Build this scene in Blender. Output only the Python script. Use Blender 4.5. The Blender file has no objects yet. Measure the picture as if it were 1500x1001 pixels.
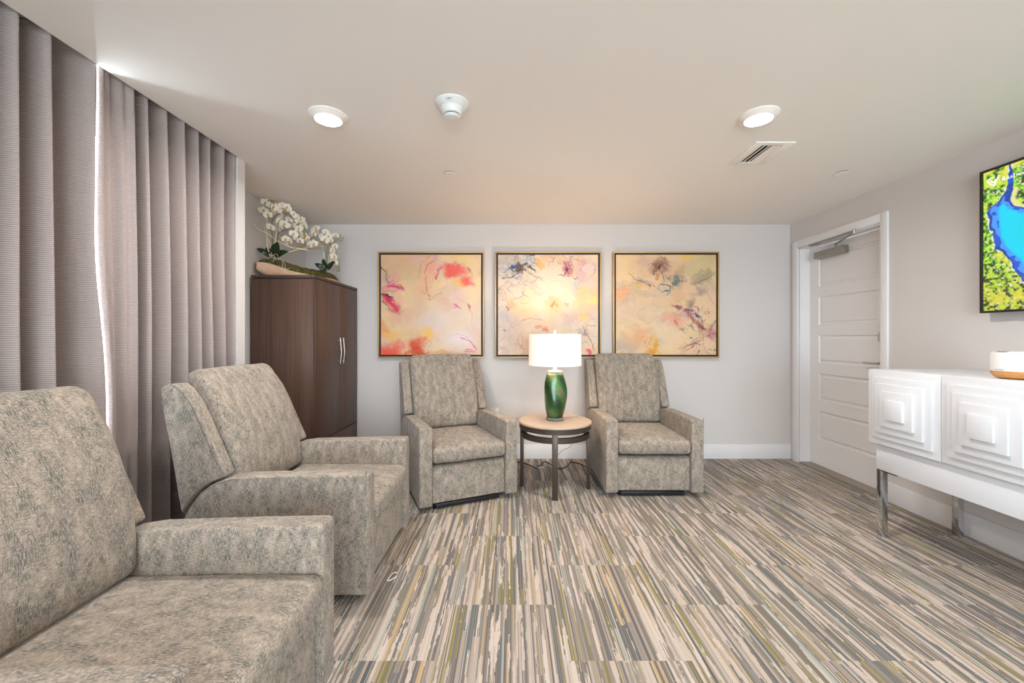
import bpy, bmesh, math, random
import numpy as np
from mathutils import Vector, Matrix, noise as mnoise
PI = math.pi
R = math.radians
random.seed(7)
sc = bpy.context.scene
COL = sc.collection

# ------------------------------------------------------------------ colour
def lin(c):
    c = c / 255.0
    return c / 12.92 if c <= 0.04045 else ((c + 0.055) / 1.055) ** 2.4
def rgb(r, g, b):
    return (lin(r), lin(g), lin(b), 1.0)

# ------------------------------------------------------------------ materials
class NT:
    """tiny node-tree builder"""
    def __init__(s, name):
        s.m = bpy.data.materials.new(name); s.m.use_nodes = True
        s.t = s.m.node_tree; s.t.nodes.clear()
        s.out = s.n('ShaderNodeOutputMaterial')
        s.b = s.n('ShaderNodeBsdfPrincipled')
        s.l(s.b.outputs[0], s.out.inputs['Surface'])
    def n(s, kind, **kw):
        nd = s.t.nodes.new(kind)
        for k, v in kw.items(): setattr(nd, k, v)
        return nd
    def l(s, a, b): s.t.links.new(a, b)
    def inp(s, sock, v):
        if isinstance(v, bpy.types.NodeSocket): s.l(v, sock)
        else: sock.default_value = v
    def math(s, op, a, b=0.0, c=0.0, clamp=False):
        nd = s.n('ShaderNodeMath', operation=op, use_clamp=clamp)
        s.inp(nd.inputs[0], a); s.inp(nd.inputs[1], b); s.inp(nd.inputs[2], c)
        return nd.outputs[0]
    def mix(s, f, a, b, mode='MIX'):
        nd = s.n('ShaderNodeMix', data_type='RGBA', blend_type=mode)
        s.inp(nd.inputs[0], f); s.inp(nd.inputs[6], a); s.inp(nd.inputs[7], b)
        return nd.outputs[2]
    def comb(s, x, y, z=0.0):
        nd = s.n('ShaderNodeCombineXYZ')
        s.inp(nd.inputs[0], x); s.inp(nd.inputs[1], y); s.inp(nd.inputs[2], z)
        return nd.outputs[0]
    def sep(s, v):
        nd = s.n('ShaderNodeSeparateXYZ'); s.l(v, nd.inputs[0]); return nd.outputs
    def noise(s, vec, scale=1.0, detail=2.0, rough=0.5, dist=0.0):
        nd = s.n('ShaderNodeTexNoise'); s.l(vec, nd.inputs['Vector'])
        nd.inputs['Scale'].default_value = scale; nd.inputs['Detail'].default_value = detail
        nd.inputs['Roughness'].default_value = rough; nd.inputs['Distortion'].default_value = dist
        return nd.outputs[0]
    def white(s, vec):
        nd = s.n('ShaderNodeTexWhiteNoise', noise_dimensions='3D'); s.l(vec, nd.inputs['Vector'])
        return nd.outputs
    def ramp(s, f, stops, interp='LINEAR'):
        nd = s.n('ShaderNodeValToRGB'); cr = nd.color_ramp; cr.interpolation = interp
        while len(cr.elements) > 1: cr.elements.remove(cr.elements[-1])
        cr.elements[0].position, cr.elements[0].color = stops[0]
        for p, c in stops[1:]:
            e = cr.elements.new(p); e.color = c
        s.l(f, nd.inputs[0]); return nd.outputs[0]
    def step(s, v, lo, hi):
        nd = s.n('ShaderNodeMapRange', clamp=True); s.l(v, nd.inputs[0])
        nd.inputs[1].default_value = lo; nd.inputs[2].default_value = hi
        return nd.outputs[0]
    def bump(s, h, strength=0.3, dist=0.01):
        nd = s.n('ShaderNodeBump'); nd.inputs['Strength'].default_value = strength
        nd.inputs['Distance'].default_value = dist
        s.l(h, nd.inputs['Height']); s.l(nd.outputs[0], s.b.inputs['Normal'])
    def obj(s): return s.n('ShaderNodeTexCoord').outputs['Object']
    def uv(s): return s.n('ShaderNodeTexCoord').outputs['UV']
    def pos(s): return s.n('ShaderNodeNewGeometry').outputs['Position']
    def set(s, **kw):
        for k, v in kw.items():
            s.inp(s.b.inputs[k.replace('_', ' ')], v)
        return s.m

def plain(name, col, rough=0.6, metal=0.0, spec=0.5, var=0.03, scale=30.0, **kw):
    """one colour with faint procedural unevenness in colour and gloss"""
    t = NT(name)
    f = t.noise(t.obj(), scale, 3)
    dark = tuple(c * (1 - var * 2) for c in col[:3]) + (1,)
    t.set(Base_Color=t.mix(f, dark, col), Roughness=t.math('MULTIPLY_ADD', f, 0.08, rough - 0.04),
          Metallic=metal)
    t.b.inputs['Specular IOR Level'].default_value = spec
    for k, v in kw.items(): t.inp(t.b.inputs[k.replace('_', ' ')], v)
    return t.m

def wall_mat(name, col, bump=0.05):
    t = NT(name)
    p = t.pos()
    f = t.noise(p, 1.3, 3)
    t.set(Base_Color=t.mix(f, tuple(c * .97 for c in col[:3]) + (1,), col), Roughness=0.75)
    t.b.inputs['Specular IOR Level'].default_value = 0.25
    t.bump(t.noise(p, 220, 3), bump, 0.002)
    return t.m

M = {}
M['wall'] = wall_mat('wall_paint', rgb(207, 202, 200))
M['ceiling'] = wall_mat('ceiling_paint', rgb(236, 231, 226))
M['trim'] = plain('white_trim_paint', rgb(226, 225, 227), 0.4, var=.01)
M['door'] = plain('white_door_paint', rgb(228, 225, 225), 0.42, var=.01)
def lacquer():
    t = NT('white_lacquer'); n = t.noise(t.obj(), 3, 1)
    return t.set(Base_Color=t.mix(n, rgb(216, 219, 225), rgb(220, 223, 229)), Roughness=0.3)
M['console'] = lacquer()
M['steel'] = plain('brushed_nickel', rgb(190, 186, 180), 0.32, metal=1.0)
M['closer'] = plain('closer_metal', rgb(165, 158, 150), 0.38, metal=0.9)
M['chrome'] = plain('polished_chrome', rgb(215, 218, 222), 0.08, metal=1.0, var=.0)
M['black'] = plain('black_plastic', rgb(22, 22, 23), 0.45)
M['gap'] = plain('dark_part_gap_shade', rgb(38, 34, 33), 0.6)  # dark tone for small parts and for shade painted into cabinet gaps
M['bronze'] = plain('dark_bronze_metal', rgb(74, 62, 56), 0.38, metal=0.35, var=.05)
M['white_plastic'] = plain('white_plastic', rgb(225, 225, 224), 0.4, var=.01)
M['grey_plastic'] = plain('grey_plastic', rgb(150, 150, 148), 0.5)
M['gold_frame'] = plain('pale_gold_wood', rgb(202, 165, 112), 0.4, metal=0.25, var=.06)
M['black_frame'] = plain('black_frame_inset', rgb(24, 22, 22), 0.6)
M['leaf'] = plain('dark_orchid_leaf', rgb(26, 52, 24), 0.35, var=.2)
M['stem'] = plain('orchid_stem_green', rgb(106, 118, 52), 0.5, var=.1)
M['bud'] = plain('green_bud', rgb(150, 160, 60), 0.5, var=.1)
M['petal'] = plain('white_orchid_petal', rgb(240, 232, 218), 0.55, var=.03)
M['petal'].node_tree.nodes['Principled BSDF'].inputs['Subsurface Weight'].default_value = 0.0
M['lip'] = plain('yellow_orchid_lip', rgb(214, 165, 62), 0.5, var=.1)
M['twig'] = plain('bleached_curly_willow', rgb(240, 220, 194), 0.6, var=.08)
M['root'] = plain('pale_air_root', rgb(196, 186, 168), 0.6, var=.08)
M['thread'] = plain('dark_seam_thread', rgb(84, 82, 74), 0.8)
M['cap'] = plain('cream_metal', rgb(235, 225, 210), 0.35, metal=.2)

def glass_mat():
    t = NT('acrylic'); t.set(Base_Color=rgb(236, 232, 226), Roughness=0.06, IOR=1.45)
    t.b.inputs['Transmission Weight'].default_value = 0.85
    return t.m
M['acrylic'] = glass_mat()
def pane_mat():
    t = NT('window_glass')
    g = t.n('ShaderNodeBsdfTransparent'); gl = t.n('ShaderNodeBsdfGlossy'); gl.inputs['Roughness'].default_value = 0.02
    mx = t.n('ShaderNodeMixShader'); mx.inputs[0].default_value = 0.06
    t.l(g.outputs[0], mx.inputs[1]); t.l(gl.outputs[0], mx.inputs[2]); t.l(mx.outputs[0], t.out.inputs['Surface'])
    return t.m
M['pane'] = pane_mat()

def emit(name, col, strength, base=(0.8, 0.8, 0.8, 1)):
    t = NT(name); t.set(Base_Color=base, Roughness=0.6, Emission_Color=col, Emission_Strength=strength)
    return t.m
M['lens'] = emit('downlight_lens', (1.0, 0.95, 0.9, 1), 14.0)

def shade_mat():
    t = NT('linen_lamp_shade')
    p = t.sep(t.obj())
    weave = t.noise(t.obj(), 260, 2)
    col = t.mix(weave, rgb(240, 228, 214), rgb(250, 242, 232))
    t.set(Base_Color=col, Roughness=0.85, Emission_Color=(1.0, 0.84, 0.70, 1), Emission_Strength=0.26)
    return t.m
M['shade'] = shade_mat()

def carpet_mat():
    t = NT('striped_carpet_tile')
    X, Y, Z = t.sep(t.pos())
    W, L = 0.5, 0.66
    col = t.math('FLOOR', t.math('DIVIDE', t.math('ADD', X, 0.30), W))
    parity = t.math('MULTIPLY', t.math('FRACT', t.math('MULTIPLY', col, 0.5)), L)
    row = t.math('FLOOR', t.math('DIVIDE', t.math('ADD', t.math('ADD', Y, 0.08), parity), L))
    tr = t.white(t.comb(col, row, 3.0))[0]                 # one random number per tile
    off = t.math('MULTIPLY', tr, 37.0)
    xs = t.math('ADD', X, off)
    # tufted yarn lines 3 mm apart, grouped into stripes of uneven width
    yarn = t.math('FLOOR', t.math('MULTIPLY', xs, 330.0))
    yarnv = t.comb(yarn, row, 0.0)
    yr = t.white(yarnv)[0]
    wob = t.noise(t.comb(t.math('MULTIPLY', xs, 9.0), t.math('MULTIPLY', Y, 1.4), off), 1.0, 2)
    sx = t.math('ADD', t.math('MULTIPLY', xs, 128.0), t.math('MULTIPLY', t.noise(t.comb(t.math('MULTIPLY', xs, 45.0), 0.0, 5.0), 1.0, 1), 7.0))
    stripe = t.math('FLOOR', sx)
    srand = t.white(t.comb(stripe, col, 1.0))[0]
    base = t.ramp(srand, [(0.0, rgb(116, 108, 102)), (0.2, rgb(142, 130, 122)), (0.38, rgb(158, 145, 135)), (0.52, rgb(126, 119, 114)),
                          (0.66, rgb(172, 158, 147)), (0.80, rgb(140, 128, 114)), (0.9, rgb(104, 100, 97))], 'CONSTANT')
    # accent stripes broken along the length
    seg = t.math('FLOOR', t.math('ADD', t.math('MULTIPLY', Y, 2.1), t.math('MULTIPLY', srand, 19.0)))
    s2 = t.white(t.comb(stripe, seg, t.math('ADD', col, 7.0)))
    arand = s2[0]
    accent = t.ramp(srand_b := t.white(t.comb(stripe, col, 9.0))[0],
                    [(0.0, rgb(134, 124, 72)), (0.16, rgb(100, 106, 108)), (0.38, rgb(156, 164, 156)), (0.58, rgb(184, 158, 120)),
                     (0.76, rgb(88, 92, 94)), (0.9, rgb(146, 134, 86))], 'CONSTANT')
    edge = t.math('FRACT', sx)
    amask = t.math('MULTIPLY', t.math('LESS_THAN', arand, 0.40), t.math('LESS_THAN', t.math('ABSOLUTE', t.math('SUBTRACT', edge, 0.5)), 0.34))
    c1 = t.mix(amask, base, accent)
    yv = t.math('MULTIPLY_ADD', yr, 0.34, 0.80)
    c1 = t.mix(1.0, c1, t.comb(yv, yv, yv), 'MULTIPLY')
    # ragged cream patches: long in Y, cut yarn by yarn
    qx = t.math('DIVIDE', yarn, 330.0)
    n1 = t.noise(t.comb(t.math('MULTIPLY', qx, 52.0), t.math('MULTIPLY', Y, 2.3), off), 1.0, 1.0, 0.4)
    n2 = t.noise(t.comb(t.math('MULTIPLY', qx, 190.0), t.math('MULTIPLY', Y, 16.0), 4.0), 1.0, 1.0)
    nn = t.math('ADD', n1, t.math('MULTIPLY', t.math('SUBTRACT', n2, 0.5), 0.22))
    nn = t.math('ADD', nn, t.math('MULTIPLY', t.math('SUBTRACT', yr, 0.5), 0.05))
    cream = t.step(nn, 0.562, 0.567)
    creamc = t.ramp(t.white(t.comb(stripe, seg, 2.0))[0], [(0.0, rgb(186, 171, 159)), (0.5, rgb(196, 181, 170)), (0.8, rgb(176, 162, 151))], 'CONSTANT')
    c2 = t.mix(cream, c1, creamc)
    # grain of the loop pile
    g = t.noise(t.pos(), 700, 2)
    g2 = t.math('MULTIPLY', t.math('FRACT', t.math('MULTIPLY', xs, 330.0)), 1.0)
    line = t.step(t.math('ABSOLUTE', t.math('SUBTRACT', g2, 0.5)), 0.5, 0.28)
    shade = t.math('MULTIPLY', t.math('MULTIPLY_ADD', g, 0.5, 0.76), t.math('MULTIPLY_ADD', line, 0.16, 0.86))
    c3 = t.mix(1.0, c2, t.comb(shade, shade, shade), 'MULTIPLY')
    t.set(Base_Color=c3, Roughness=0.95)
    t.b.inputs['Specular IOR Level'].default_value = 0.1
    t.b.inputs['Sheen Weight'].default_value = 0.1
    t.bump(t.math('ADD', t.math('MULTIPLY', line, 0.6), g), 0.35, 0.004)
    return t.m
M['carpet'] = carpet_mat()

def fabric_mat():
    t = NT('heathered_grey_beige_upholstery')
    u, v, _ = t.sep(t.uv())
    def streak(su, sv, z): return t.noise(t.comb(t.math('MULTIPLY', u, su), t.math('MULTIPLY', v, sv), z), 1.0, 2.0, 0.6)
    weft = streak(55, 560, 0.0)
    warp = streak(560, 52, 3.0)
    big = t.noise(t.comb(t.math('MULTIPLY', u, 26), t.math('MULTIPLY', v, 12), 1.0), 1.0, 3, 0.65)
    base = t.mix(t.step(weft, 0.35, 0.65), rgb(122, 112, 101), rgb(182, 166, 152))
    base = t.mix(t.math('MULTIPLY', t.step(streak(70, 640, 9.0), 0.52, 0.60), 0.6), base, rgb(208, 193, 176))
    m = t.math('MULTIPLY', t.step(warp, 0.47, 0.54), t.step(big, 0.32, 0.62))
    c = t.mix(t.math('MULTIPLY', m, 0.9), base, rgb(70, 76, 74))
    m2 = t.math('MULTIPLY', t.step(streak(80, 560, 6.0), 0.50, 0.58), t.step(big, 0.36, 0.62))
    c = t.mix(t.math('MULTIPLY', m2, 0.75), c, rgb(100, 100, 95))
    t.set(Base_Color=c, Roughness=0.92)
    t.b.inputs['Specular IOR Level'].default_value = 0.15
    t.b.inputs['Sheen Weight'].default_value = 0.15
    t.bump(t.math('ADD', weft, warp), 0.35, 0.002)
    return t.m
M['fabric'] = fabric_mat()

def curtain_mat():
    t = NT('ribbed_mauve_grey_drape')
    u, v, _ = t.sep(t.uv())
    rib = t.math('PINGPONG', t.math('MULTIPLY', v, 125.0), 0.5)
    rib = t.math('MULTIPLY', rib, 2.0)
    n = t.noise(t.comb(t.math('MULTIPLY', u, 50), t.math('MULTIPLY', v, 200), 0.0), 1.0, 2)
    f = t.math('ADD', t.math('MULTIPLY', rib, 0.75), t.math('MULTIPLY', n, 0.3))
    t.set(Base_Color=t.mix(f, rgb(126, 115, 113), rgb(178, 164, 160)), Roughness=0.7)
    t.b.inputs['Sheen Weight'].default_value = 0.15
    t.b.inputs['Specular IOR Level'].default_value = 0.25
    t.bump(rib, 0.5, 0.003)
    return t.m
M['curtain'] = curtain_mat()

def wood_mat(name, dark, light, axis='z', s=1.0, rough=0.42):
    t = NT(name)
    x, y, z = t.sep(t.obj())
    hx = t.math('ADD', x, y)
    if axis == 'z': vec = t.comb(t.math('MULTIPLY', hx, 90 * s), t.math('MULTIPLY', z, 1.2), 0.0)
    else: vec = t.comb(t.math('MULTIPLY', t.math('ADD', z, x), 40 * s), t.math('MULTIPLY', y, 3), 0.0)
    f = t.noise(vec, 1.0, 4, 0.65)
    vec2 = t.comb(t.math('MULTIPLY', hx, 14 * s), t.math('MULTIPLY', z, 0.4), 3.0)
    f2 = t.noise(vec2, 1.0, 2)
    ff = t.math('ADD', t.math('MULTIPLY', f, 0.6), t.math('MULTIPLY', f2, 0.4))
    t.set(Base_Color=t.mix(t.step(ff, 0.3, 0.7), dark, light), Roughness=rough)
    t.b.inputs['Specular IOR Level'].default_value = 0.4
    t.bump(f, 0.08, 0.002)
    return t.m
M['walnut'] = wood_mat('dark_walnut_laminate', rgb(58, 42, 35), rgb(106, 80, 68))
M['bamboo'] = wood_mat('light_wood_base', rgb(184, 122, 66), rgb(218, 160, 98), 'y', 1.0)
M['bowlwood'] = wood_mat('whitewashed_wood', rgb(186, 146, 118), rgb(226, 196, 170), 'y', 0.5, 0.7)

def stone_mat():
    t = NT('beige_table_top')
    n = t.noise(t.obj(), 18, 6, 0.6)
    n2 = t.noise(t.obj(), 160, 2)
    t.set(Base_Color=t.mix(t.math('ADD', t.math('MULTIPLY', n, 0.7), t.math('MULTIPLY', n2, 0.3)), rgb(168, 148, 130), rgb(200, 180, 160)), Roughness=0.4)
    return t.m
M['stone'] = stone_mat()

def green_mat():
    t = NT('iridescent_green_glass')
    x, y, z = t.sep(t.obj())
    ang = t.math('ARCTAN2', y, x)
    ph = t.math('ADD', t.math('MULTIPLY', ang, 3.0), t.math('MULTIPLY', z, 20.0))
    w = t.math('MULTIPLY_ADD', t.math('SINE', ph), 0.5, 0.5)
    n = t.noise(t.obj(), 9, 3, 0.6, 0.8)
    f = t.math('ADD', t.math('MULTIPLY', w, 0.42), t.math('MULTIPLY', n, 0.6))
    c = t.ramp(f, [(0.22, rgb(24, 36, 22)), (0.36, rgb(28, 62, 30)), (0.55, rgb(46, 92, 42)), (0.66, rgb(64, 108, 54)), (0.74, rgb(98, 94, 70)), (0.85, rgb(70, 58, 44))])
    t.set(Base_Color=c, Roughness=0.34, Metallic=0.25)
    t.b.inputs['Coat Weight'].default_value = 0.4
    return t.m
M['green_glass'] = green_mat()

def moss_mat():
    t = NT('moss')
    n = t.noise(t.obj(), 45, 4, 0.7)
    t.set(Base_Color=t.ramp(n, [(0.3, rgb(44, 42, 16)), (0.5, rgb(82, 80, 32)), (0.7, rgb(128, 120, 58))]), Roughness=0.95)
    t.bump(t.noise(t.obj(), 160, 3), 1.0, 0.01)
    return t.m
M['moss'] = moss_mat()

def vcol_mat(name, emission=0.0, rough=0.35):
    t = NT(name)
    a = t.n('ShaderNodeAttribute'); a.attribute_name = 'paint'
    n = t.noise(t.obj(), 300, 2)
    if emission:
        t.set(Base_Color=(0.01, 0.01, 0.01, 1), Roughness=0.2, Emission_Color=a.outputs[0], Emission_Strength=emission)
    else:
        f = t.math('MULTIPLY_ADD', n, 0.08, 0.95)
        pic = t.n('ShaderNodeGamma'); t.l(a.outputs[0], pic.inputs[0]); pic.inputs[1].default_value = 1.3
        t.set(Base_Color=t.mix(1.0, pic.outputs[0], t.comb(f, f, f), 'MULTIPLY'), Roughness=rough)
        t.bump(n, 0.15, 0.001)
    return t.m
M['canvas'] = vcol_mat('painted_canvas', 0, 0.4)
M['screen'] = vcol_mat('lit_screen', 1.0)
M['screen_text'] = emit('white_screen_text', (0.9, 0.92, 0.9, 1), 1.0, (0.02, 0.02, 0.02, 1))

# ------------------------------------------------------------------ object helpers
def link(o, parent=None):
    COL.objects.link(o)
    if parent is not None: o.parent = parent
    return o
def tag(o, label=None, cat=None, group=None, kind=None):
    if label: o['label'] = label
    if cat: o['category'] = cat
    if group: o['group'] = group
    if kind: o['kind'] = kind
    return o
def thing(name, label, cat, loc=(0, 0, 0), rz=0.0, group=None):
    o = bpy.data.objects.new(name, None); o.empty_display_size = 0.1
    link(o); o.location = loc; o.rotation_euler = (0, 0, rz)
    return tag(o, label, cat, group)
def mesh(name, verts, faces, mat, parent=None, smooth=False, angle=40, bevel=0.0, seg=2, uvbox=False):
    me = bpy.data.meshes.new(name)
    me.from_pydata([tuple(v) for v in verts], [], faces)
    me.materials.append(mat)
    return finish(name, me, parent, smooth, angle, bevel, seg, uvbox)
def finish(name, me, parent, smooth=False, angle=40, bevel=0.0, seg=2, uvbox=False):
    bm = bmesh.new(); bm.from_mesh(me)
    bmesh.ops.recalc_face_normals(bm, faces=bm.faces)
    if bevel > 0:
        es = [e for e in bm.edges if len(e.link_faces) == 2 and e.calc_face_angle(0) > R(angle)]
        bmesh.ops.bevel(bm, geom=es, offset=bevel, offset_type='OFFSET', segments=seg, profile=0.5, affect='EDGES', clamp_overlap=True)
        smooth = True
    if smooth:
        for f in bm.faces: f.smooth = True
        for e in bm.edges:
            if len(e.link_faces) == 2 and e.calc_face_angle(0) > R(angle): e.smooth = False
    if uvbox:
        uv = bm.loops.layers.uv.verify()
        for f in bm.faces:
            n = f.normal; a = max(range(3), key=lambda i: abs(n[i]))
            for lp in f.loops:
                c = lp.vert.co
                lp[uv].uv = ((c.y, c.z) if a == 0 else (c.x, c.z) if a == 1 else (c.x, c.y))
    bm.to_mesh(me); bm.free()
    return link(bpy.data.objects.new(name, me), parent)
def boxv(x0, x1, y0, y1, z0, z1):
    v = [(x, y, z) for x in (x0, x1) for y in (y0, y1) for z in (z0, z1)]
    f = [(0, 1, 3, 2), (4, 6, 7, 5), (0, 4, 5, 1), (2, 3, 7, 6), (0, 2, 6, 4), (1, 5, 7, 3)]
    return v, f
def box(name, x0, x1, y0, y1, z0, z1, mat, parent=None, bevel=0.0, seg=2):
    v, f = boxv(x0, x1, y0, y1, z0, z1)
    return mesh(name, v, f, mat, parent, bevel=bevel, seg=seg)
def boxes(name, lst, mat, parent=None, bevel=0.0):
    V, F = [], []
    for b in lst:
        v, f = boxv(*b); k = len(V); V += v; F += [tuple(i + k for i in q) for q in f]
    return mesh(name, V, F, mat, parent, bevel=bevel)
def struct(o):
    o['kind'] = 'structure'; return o
def lathe(name, prof, mat, parent=None, n=48, cx=0, cy=0, angle=35, mod=None, close=False):
    V, F = [], []
    for j, (r, z) in enumerate(prof):
        for i in range(n):
            a = 2 * PI * i / n
            rr = r if mod is None else mod(r, a, z)
            V.append((cx + rr * math.cos(a), cy + rr * math.sin(a), z))
    m = len(prof)
    for j in range(m - 1 if not close else m):
        for i in range(n):
            F.append((j * n + i, j * n + (i + 1) % n, ((j + 1) % m) * n + (i + 1) % n, ((j + 1) % m) * n + i))
    if not close:
        F.append(tuple(range(n))[::-1]); F.append(tuple((m - 1) * n + i for i in range(n)))
    return mesh(name, V, F, mat, parent, smooth=True, angle=angle)
def spline(pts, n=8):
    P = [Vector(p) for p in pts]; out = []
    for i in range(len(P) - 1):
        p0 = P[max(i - 1, 0)]; p1 = P[i]; p2 = P[i + 1]; p3 = P[min(i + 2, len(P) - 1)]
        for k in range(n):
            t = k / n
            out.append(0.5 * ((2 * p1) + (p2 - p0) * t + (2 * p0 - 5 * p1 + 4 * p2 - p3) * t * t + (3 * p1 - p0 - 3 * p2 + p3) * t ** 3))
    out.append(P[-1]); return out
def tube(name, pts, r, mat, parent=None, n=8, smooth_n=6, taper=None):
    P = spline(pts, smooth_n) if smooth_n else [Vector(p) for p in pts]
    V, F = [], []
    up = Vector((0.13, 0.27, 0.95)).normalized()
    for i, p in enumerate(P):
        d = (P[min(i + 1, len(P) - 1)] - P[max(i - 1, 0)]).normalized()
        a = d.cross(up)
        if a.length < 0.05: a = d.cross(Vector((1, 0, 0)))
        a.normalize(); b = d.cross(a).normalized()
        rr = r * (1 if taper is None else 1 + (taper - 1) * i / (len(P) - 1))
        for k in range(n):
            t = 2 * PI * k / n
            V.append(p + a * rr * math.cos(t) + b * rr * math.sin(t))
    for i in range(len(P) - 1):
        for k in range(n):
            F.append((i * n + k, i * n + (k + 1) % n, (i + 1) * n + (k + 1) % n, (i + 1) * n + k))
    F.append(tuple(range(n))[::-1]); F.append(tuple((len(P) - 1) * n + k for k in range(n)))
    return mesh(name, V, F, mat, parent, smooth=True, angle=60)
def copy_tree(o, parent=None):
    c = o.copy(); link(c)
    if parent is not None: c.parent = parent
    for ch in [x for x in COL.objects if x.parent == o]: copy_tree(ch, c)
    return c

def pillow(name, hx, hy, hz, r, mat, parent, puff=(0, 0, 0), warp=None, m=14, wrinkle=0.0, seed=0):
    """soft rounded box: r is the edge radius, puff the swelling of the faces along x, y, z"""
    def axis(h):
        e = [0, 0.12 * r, 0.35 * r, 0.65 * r, r]
        a = [-h + t for t in e]
        inner = [-(h - r) + 2 * (h - r) * k / m for k in range(1, m)]
        return a + inner + [-t for t in a[::-1]]
    A = [axis(hx), axis(hy), axis(hz)]; H = (hx, hy, hz)
    cache, V, F = {}, [], []
    def vid(i, j, k):
        key = (i, j, k)
        if key in cache: return cache[key]
        q = Vector((A[0][i], A[1][j], A[2][k]))
        c = Vector([max(-(H[t] - r), min(H[t] - r, q[t])) for t in range(3)])
        d = q - c
        if d.length > 0: q = c + d.normalized() * r
        n = [q[t] / H[t] for t in range(3)]
        b = [1 - n[t] ** 2 for t in range(3)]
        p = Vector((q.x + puff[0] * n[0] * b[1] * b[2], q.y + puff[1] * n[1] * b[0] * b[2], q.z + puff[2] * n[2] * b[0] * b[1]))
        if wrinkle:
            p += Vector((1, 1, 1)) * wrinkle * mnoise.noise(p * 9 + Vector((seed, 0, 0)))
        if warp: p = Vector(warp(p))
        cache[key] = len(V); V.append(p); return cache[key]
    n0, n1, n2 = len(A[0]) - 1, len(A[1]) - 1, len(A[2]) - 1
    for i in range(n0):
        for j in range(n1):
            for k in (0, n2): F.append((vid(i, j, k), vid(i + 1, j, k), vid(i + 1, j + 1, k), vid(i, j + 1, k)))
    for i in range(n0):
        for k in range(n2):
            for j in (0, n1): F.append((vid(i, j, k), vid(i + 1, j, k), vid(i + 1, j, k + 1), vid(i, j, k + 1)))
    for j in range(n1):
        for k in range(n2):
            for i in (0, n0): F.append((vid(i, j, k), vid(i, j + 1, k), vid(i, j + 1, k + 1), vid(i, j, k + 1)))
    return mesh(name, V, F, mat, parent, smooth=True, angle=80, uvbox=True)

def slab(name, prof, x0, x1, mat, parent, bevel=0.012, seg=3, angle=40):
    """profile in (y, z) extruded from x0 to x1"""
    n = len(prof); V = [(x0, y, z) for y, z in prof] + [(x1, y, z) for y, z in prof]
    F = [tuple(range(n)), tuple(range(2 * n - 1, n - 1, -1))] + [(i, (i + 1) % n, n + (i + 1) % n, n + i) for i in range(n)]
    return mesh(name, V, F, mat, parent, bevel=bevel, seg=seg, angle=angle, uvbox=True)

# ------------------------------------------------------------------ the room
XR, XL, YB, YF, H = 2.90, -2.15, 4.20, -3.0, 2.44
XC = -1.79                                   # edge of the ceiling above the curtains
floor = struct(box('floor', -2.4, 3.2, YF - .1, YB + .1, -0.1, 0.0, M['carpet']))
struct(box('ceiling', XC, 3.2, YF - .1, YB + .1, H, H + 0.3, M['ceiling']))
struct(box('ceiling', -2.4, XC, 2.63, YB + .1, H, H + 0.3, M['ceiling']))
struct(box('ceiling', -2.4, XC, YF - .1, 2.63, H + .22, H + 0.3, M['ceiling']))     # top of the curtain pocket
struct(box('wall_back', -2.4, 3.2, YB, YB + .1, 0, H + .01, M['wall']))
DY0, DY1, DZ = 3.157, 4.07, 2.165            # door opening in the right wall
struct(boxes('wall_right', [(XR, XR + .14, YF, DY0, 0, H + .01), (XR, XR + .14, DY1, YB, 0, H + .01), (XR, XR + .14, DY0, DY1, DZ, H + .01)], M['wall']))
struct(box('wall_left', XL - .1, XL, 2.70, YB, 0, H + .01, M['wall']))
struct(box('wall_return', -2.25, XC, 2.63, 2.70, 0, H + .01, M['wall']))
# window wall behind the curtains, one wide window in it
WY0, WY1, WZ0, WZ1 = -0.9, 2.45, 0.25, 2.36
struct(boxes('wall_window', [(-2.25, XL, YF, WY0, 0, 2.66), (-2.25, XL, WY1, 2.63, 0, 2.66), (-2.25, XL, WY0, WY1, 0, WZ0), (-2.25, XL, WY0, WY1, WZ1, 2.66)], M['wall']))
w1 = struct(boxes('window_1', [(-2.23, XL - .02, WY0, WY1, WZ0, WZ0 + .05), (-2.23, XL - .02, WY0, WY1, WZ1 - .05, WZ1), (-2.23, XL - .02, WY0, WY0 + .05, WZ0, WZ1),
            (-2.23, XL - .02, WY1 - .05, WY1, WZ0, WZ1), (-2.23, XL - .02, .75, .80, WZ0, WZ1)], M['trim']))
box('pane', -2.205, -2.199, WY0 + .05, WY1 - .05, WZ0 + .05, WZ1 - .05, M['pane'], w1)
# front wall behind the camera, with a broad window
FX0, FX1, FZ0, FZ1 = -1.4, 2.3, 0.5, 2.3
struct(boxes('wall_front', [(-2.25, FX0, YF - .1, YF, 0, 2.66), (FX1, 3.04, YF - .1, YF, 0, 2.45), (FX0, FX1, YF - .1, YF, 0, FZ0), (FX0, FX1, YF - .1, YF, FZ1, 2.45)], M['wall']))
w2 = struct(boxes('window_2', [(FX0, FX1, YF - .08, YF - .02, FZ0, FZ0 + .05), (FX0, FX1, YF - .08, YF - .02, FZ1 - .05, FZ1), (FX0, FX0 + .05, YF - .08, YF - .02, FZ0, FZ1),
            (FX1 - .05, FX1, YF - .08, YF - .02, FZ0, FZ1), (.42, .48, YF - .08, YF - .02, FZ0, FZ1)], M['trim']))
box('pane', FX0 + .05, FX1 - .05, YF - .055, YF - .05, FZ0 + .05, FZ1 - .05, M['pane'], w2)

def baseboard(name, pts_box):
    return struct(boxes(name, pts_box, M['trim'], bevel=0.004))
baseboard('baseboard_back', [(XL, XR, YB - .015, YB, 0, .15)])
baseboard('baseboard_right', [(XR - .015, XR, YF, DY0 - .06, 0, .15)])
baseboard('baseboard_left', [(XL, XL + .015, 2.70, YB - .015, 0, .15)])
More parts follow.
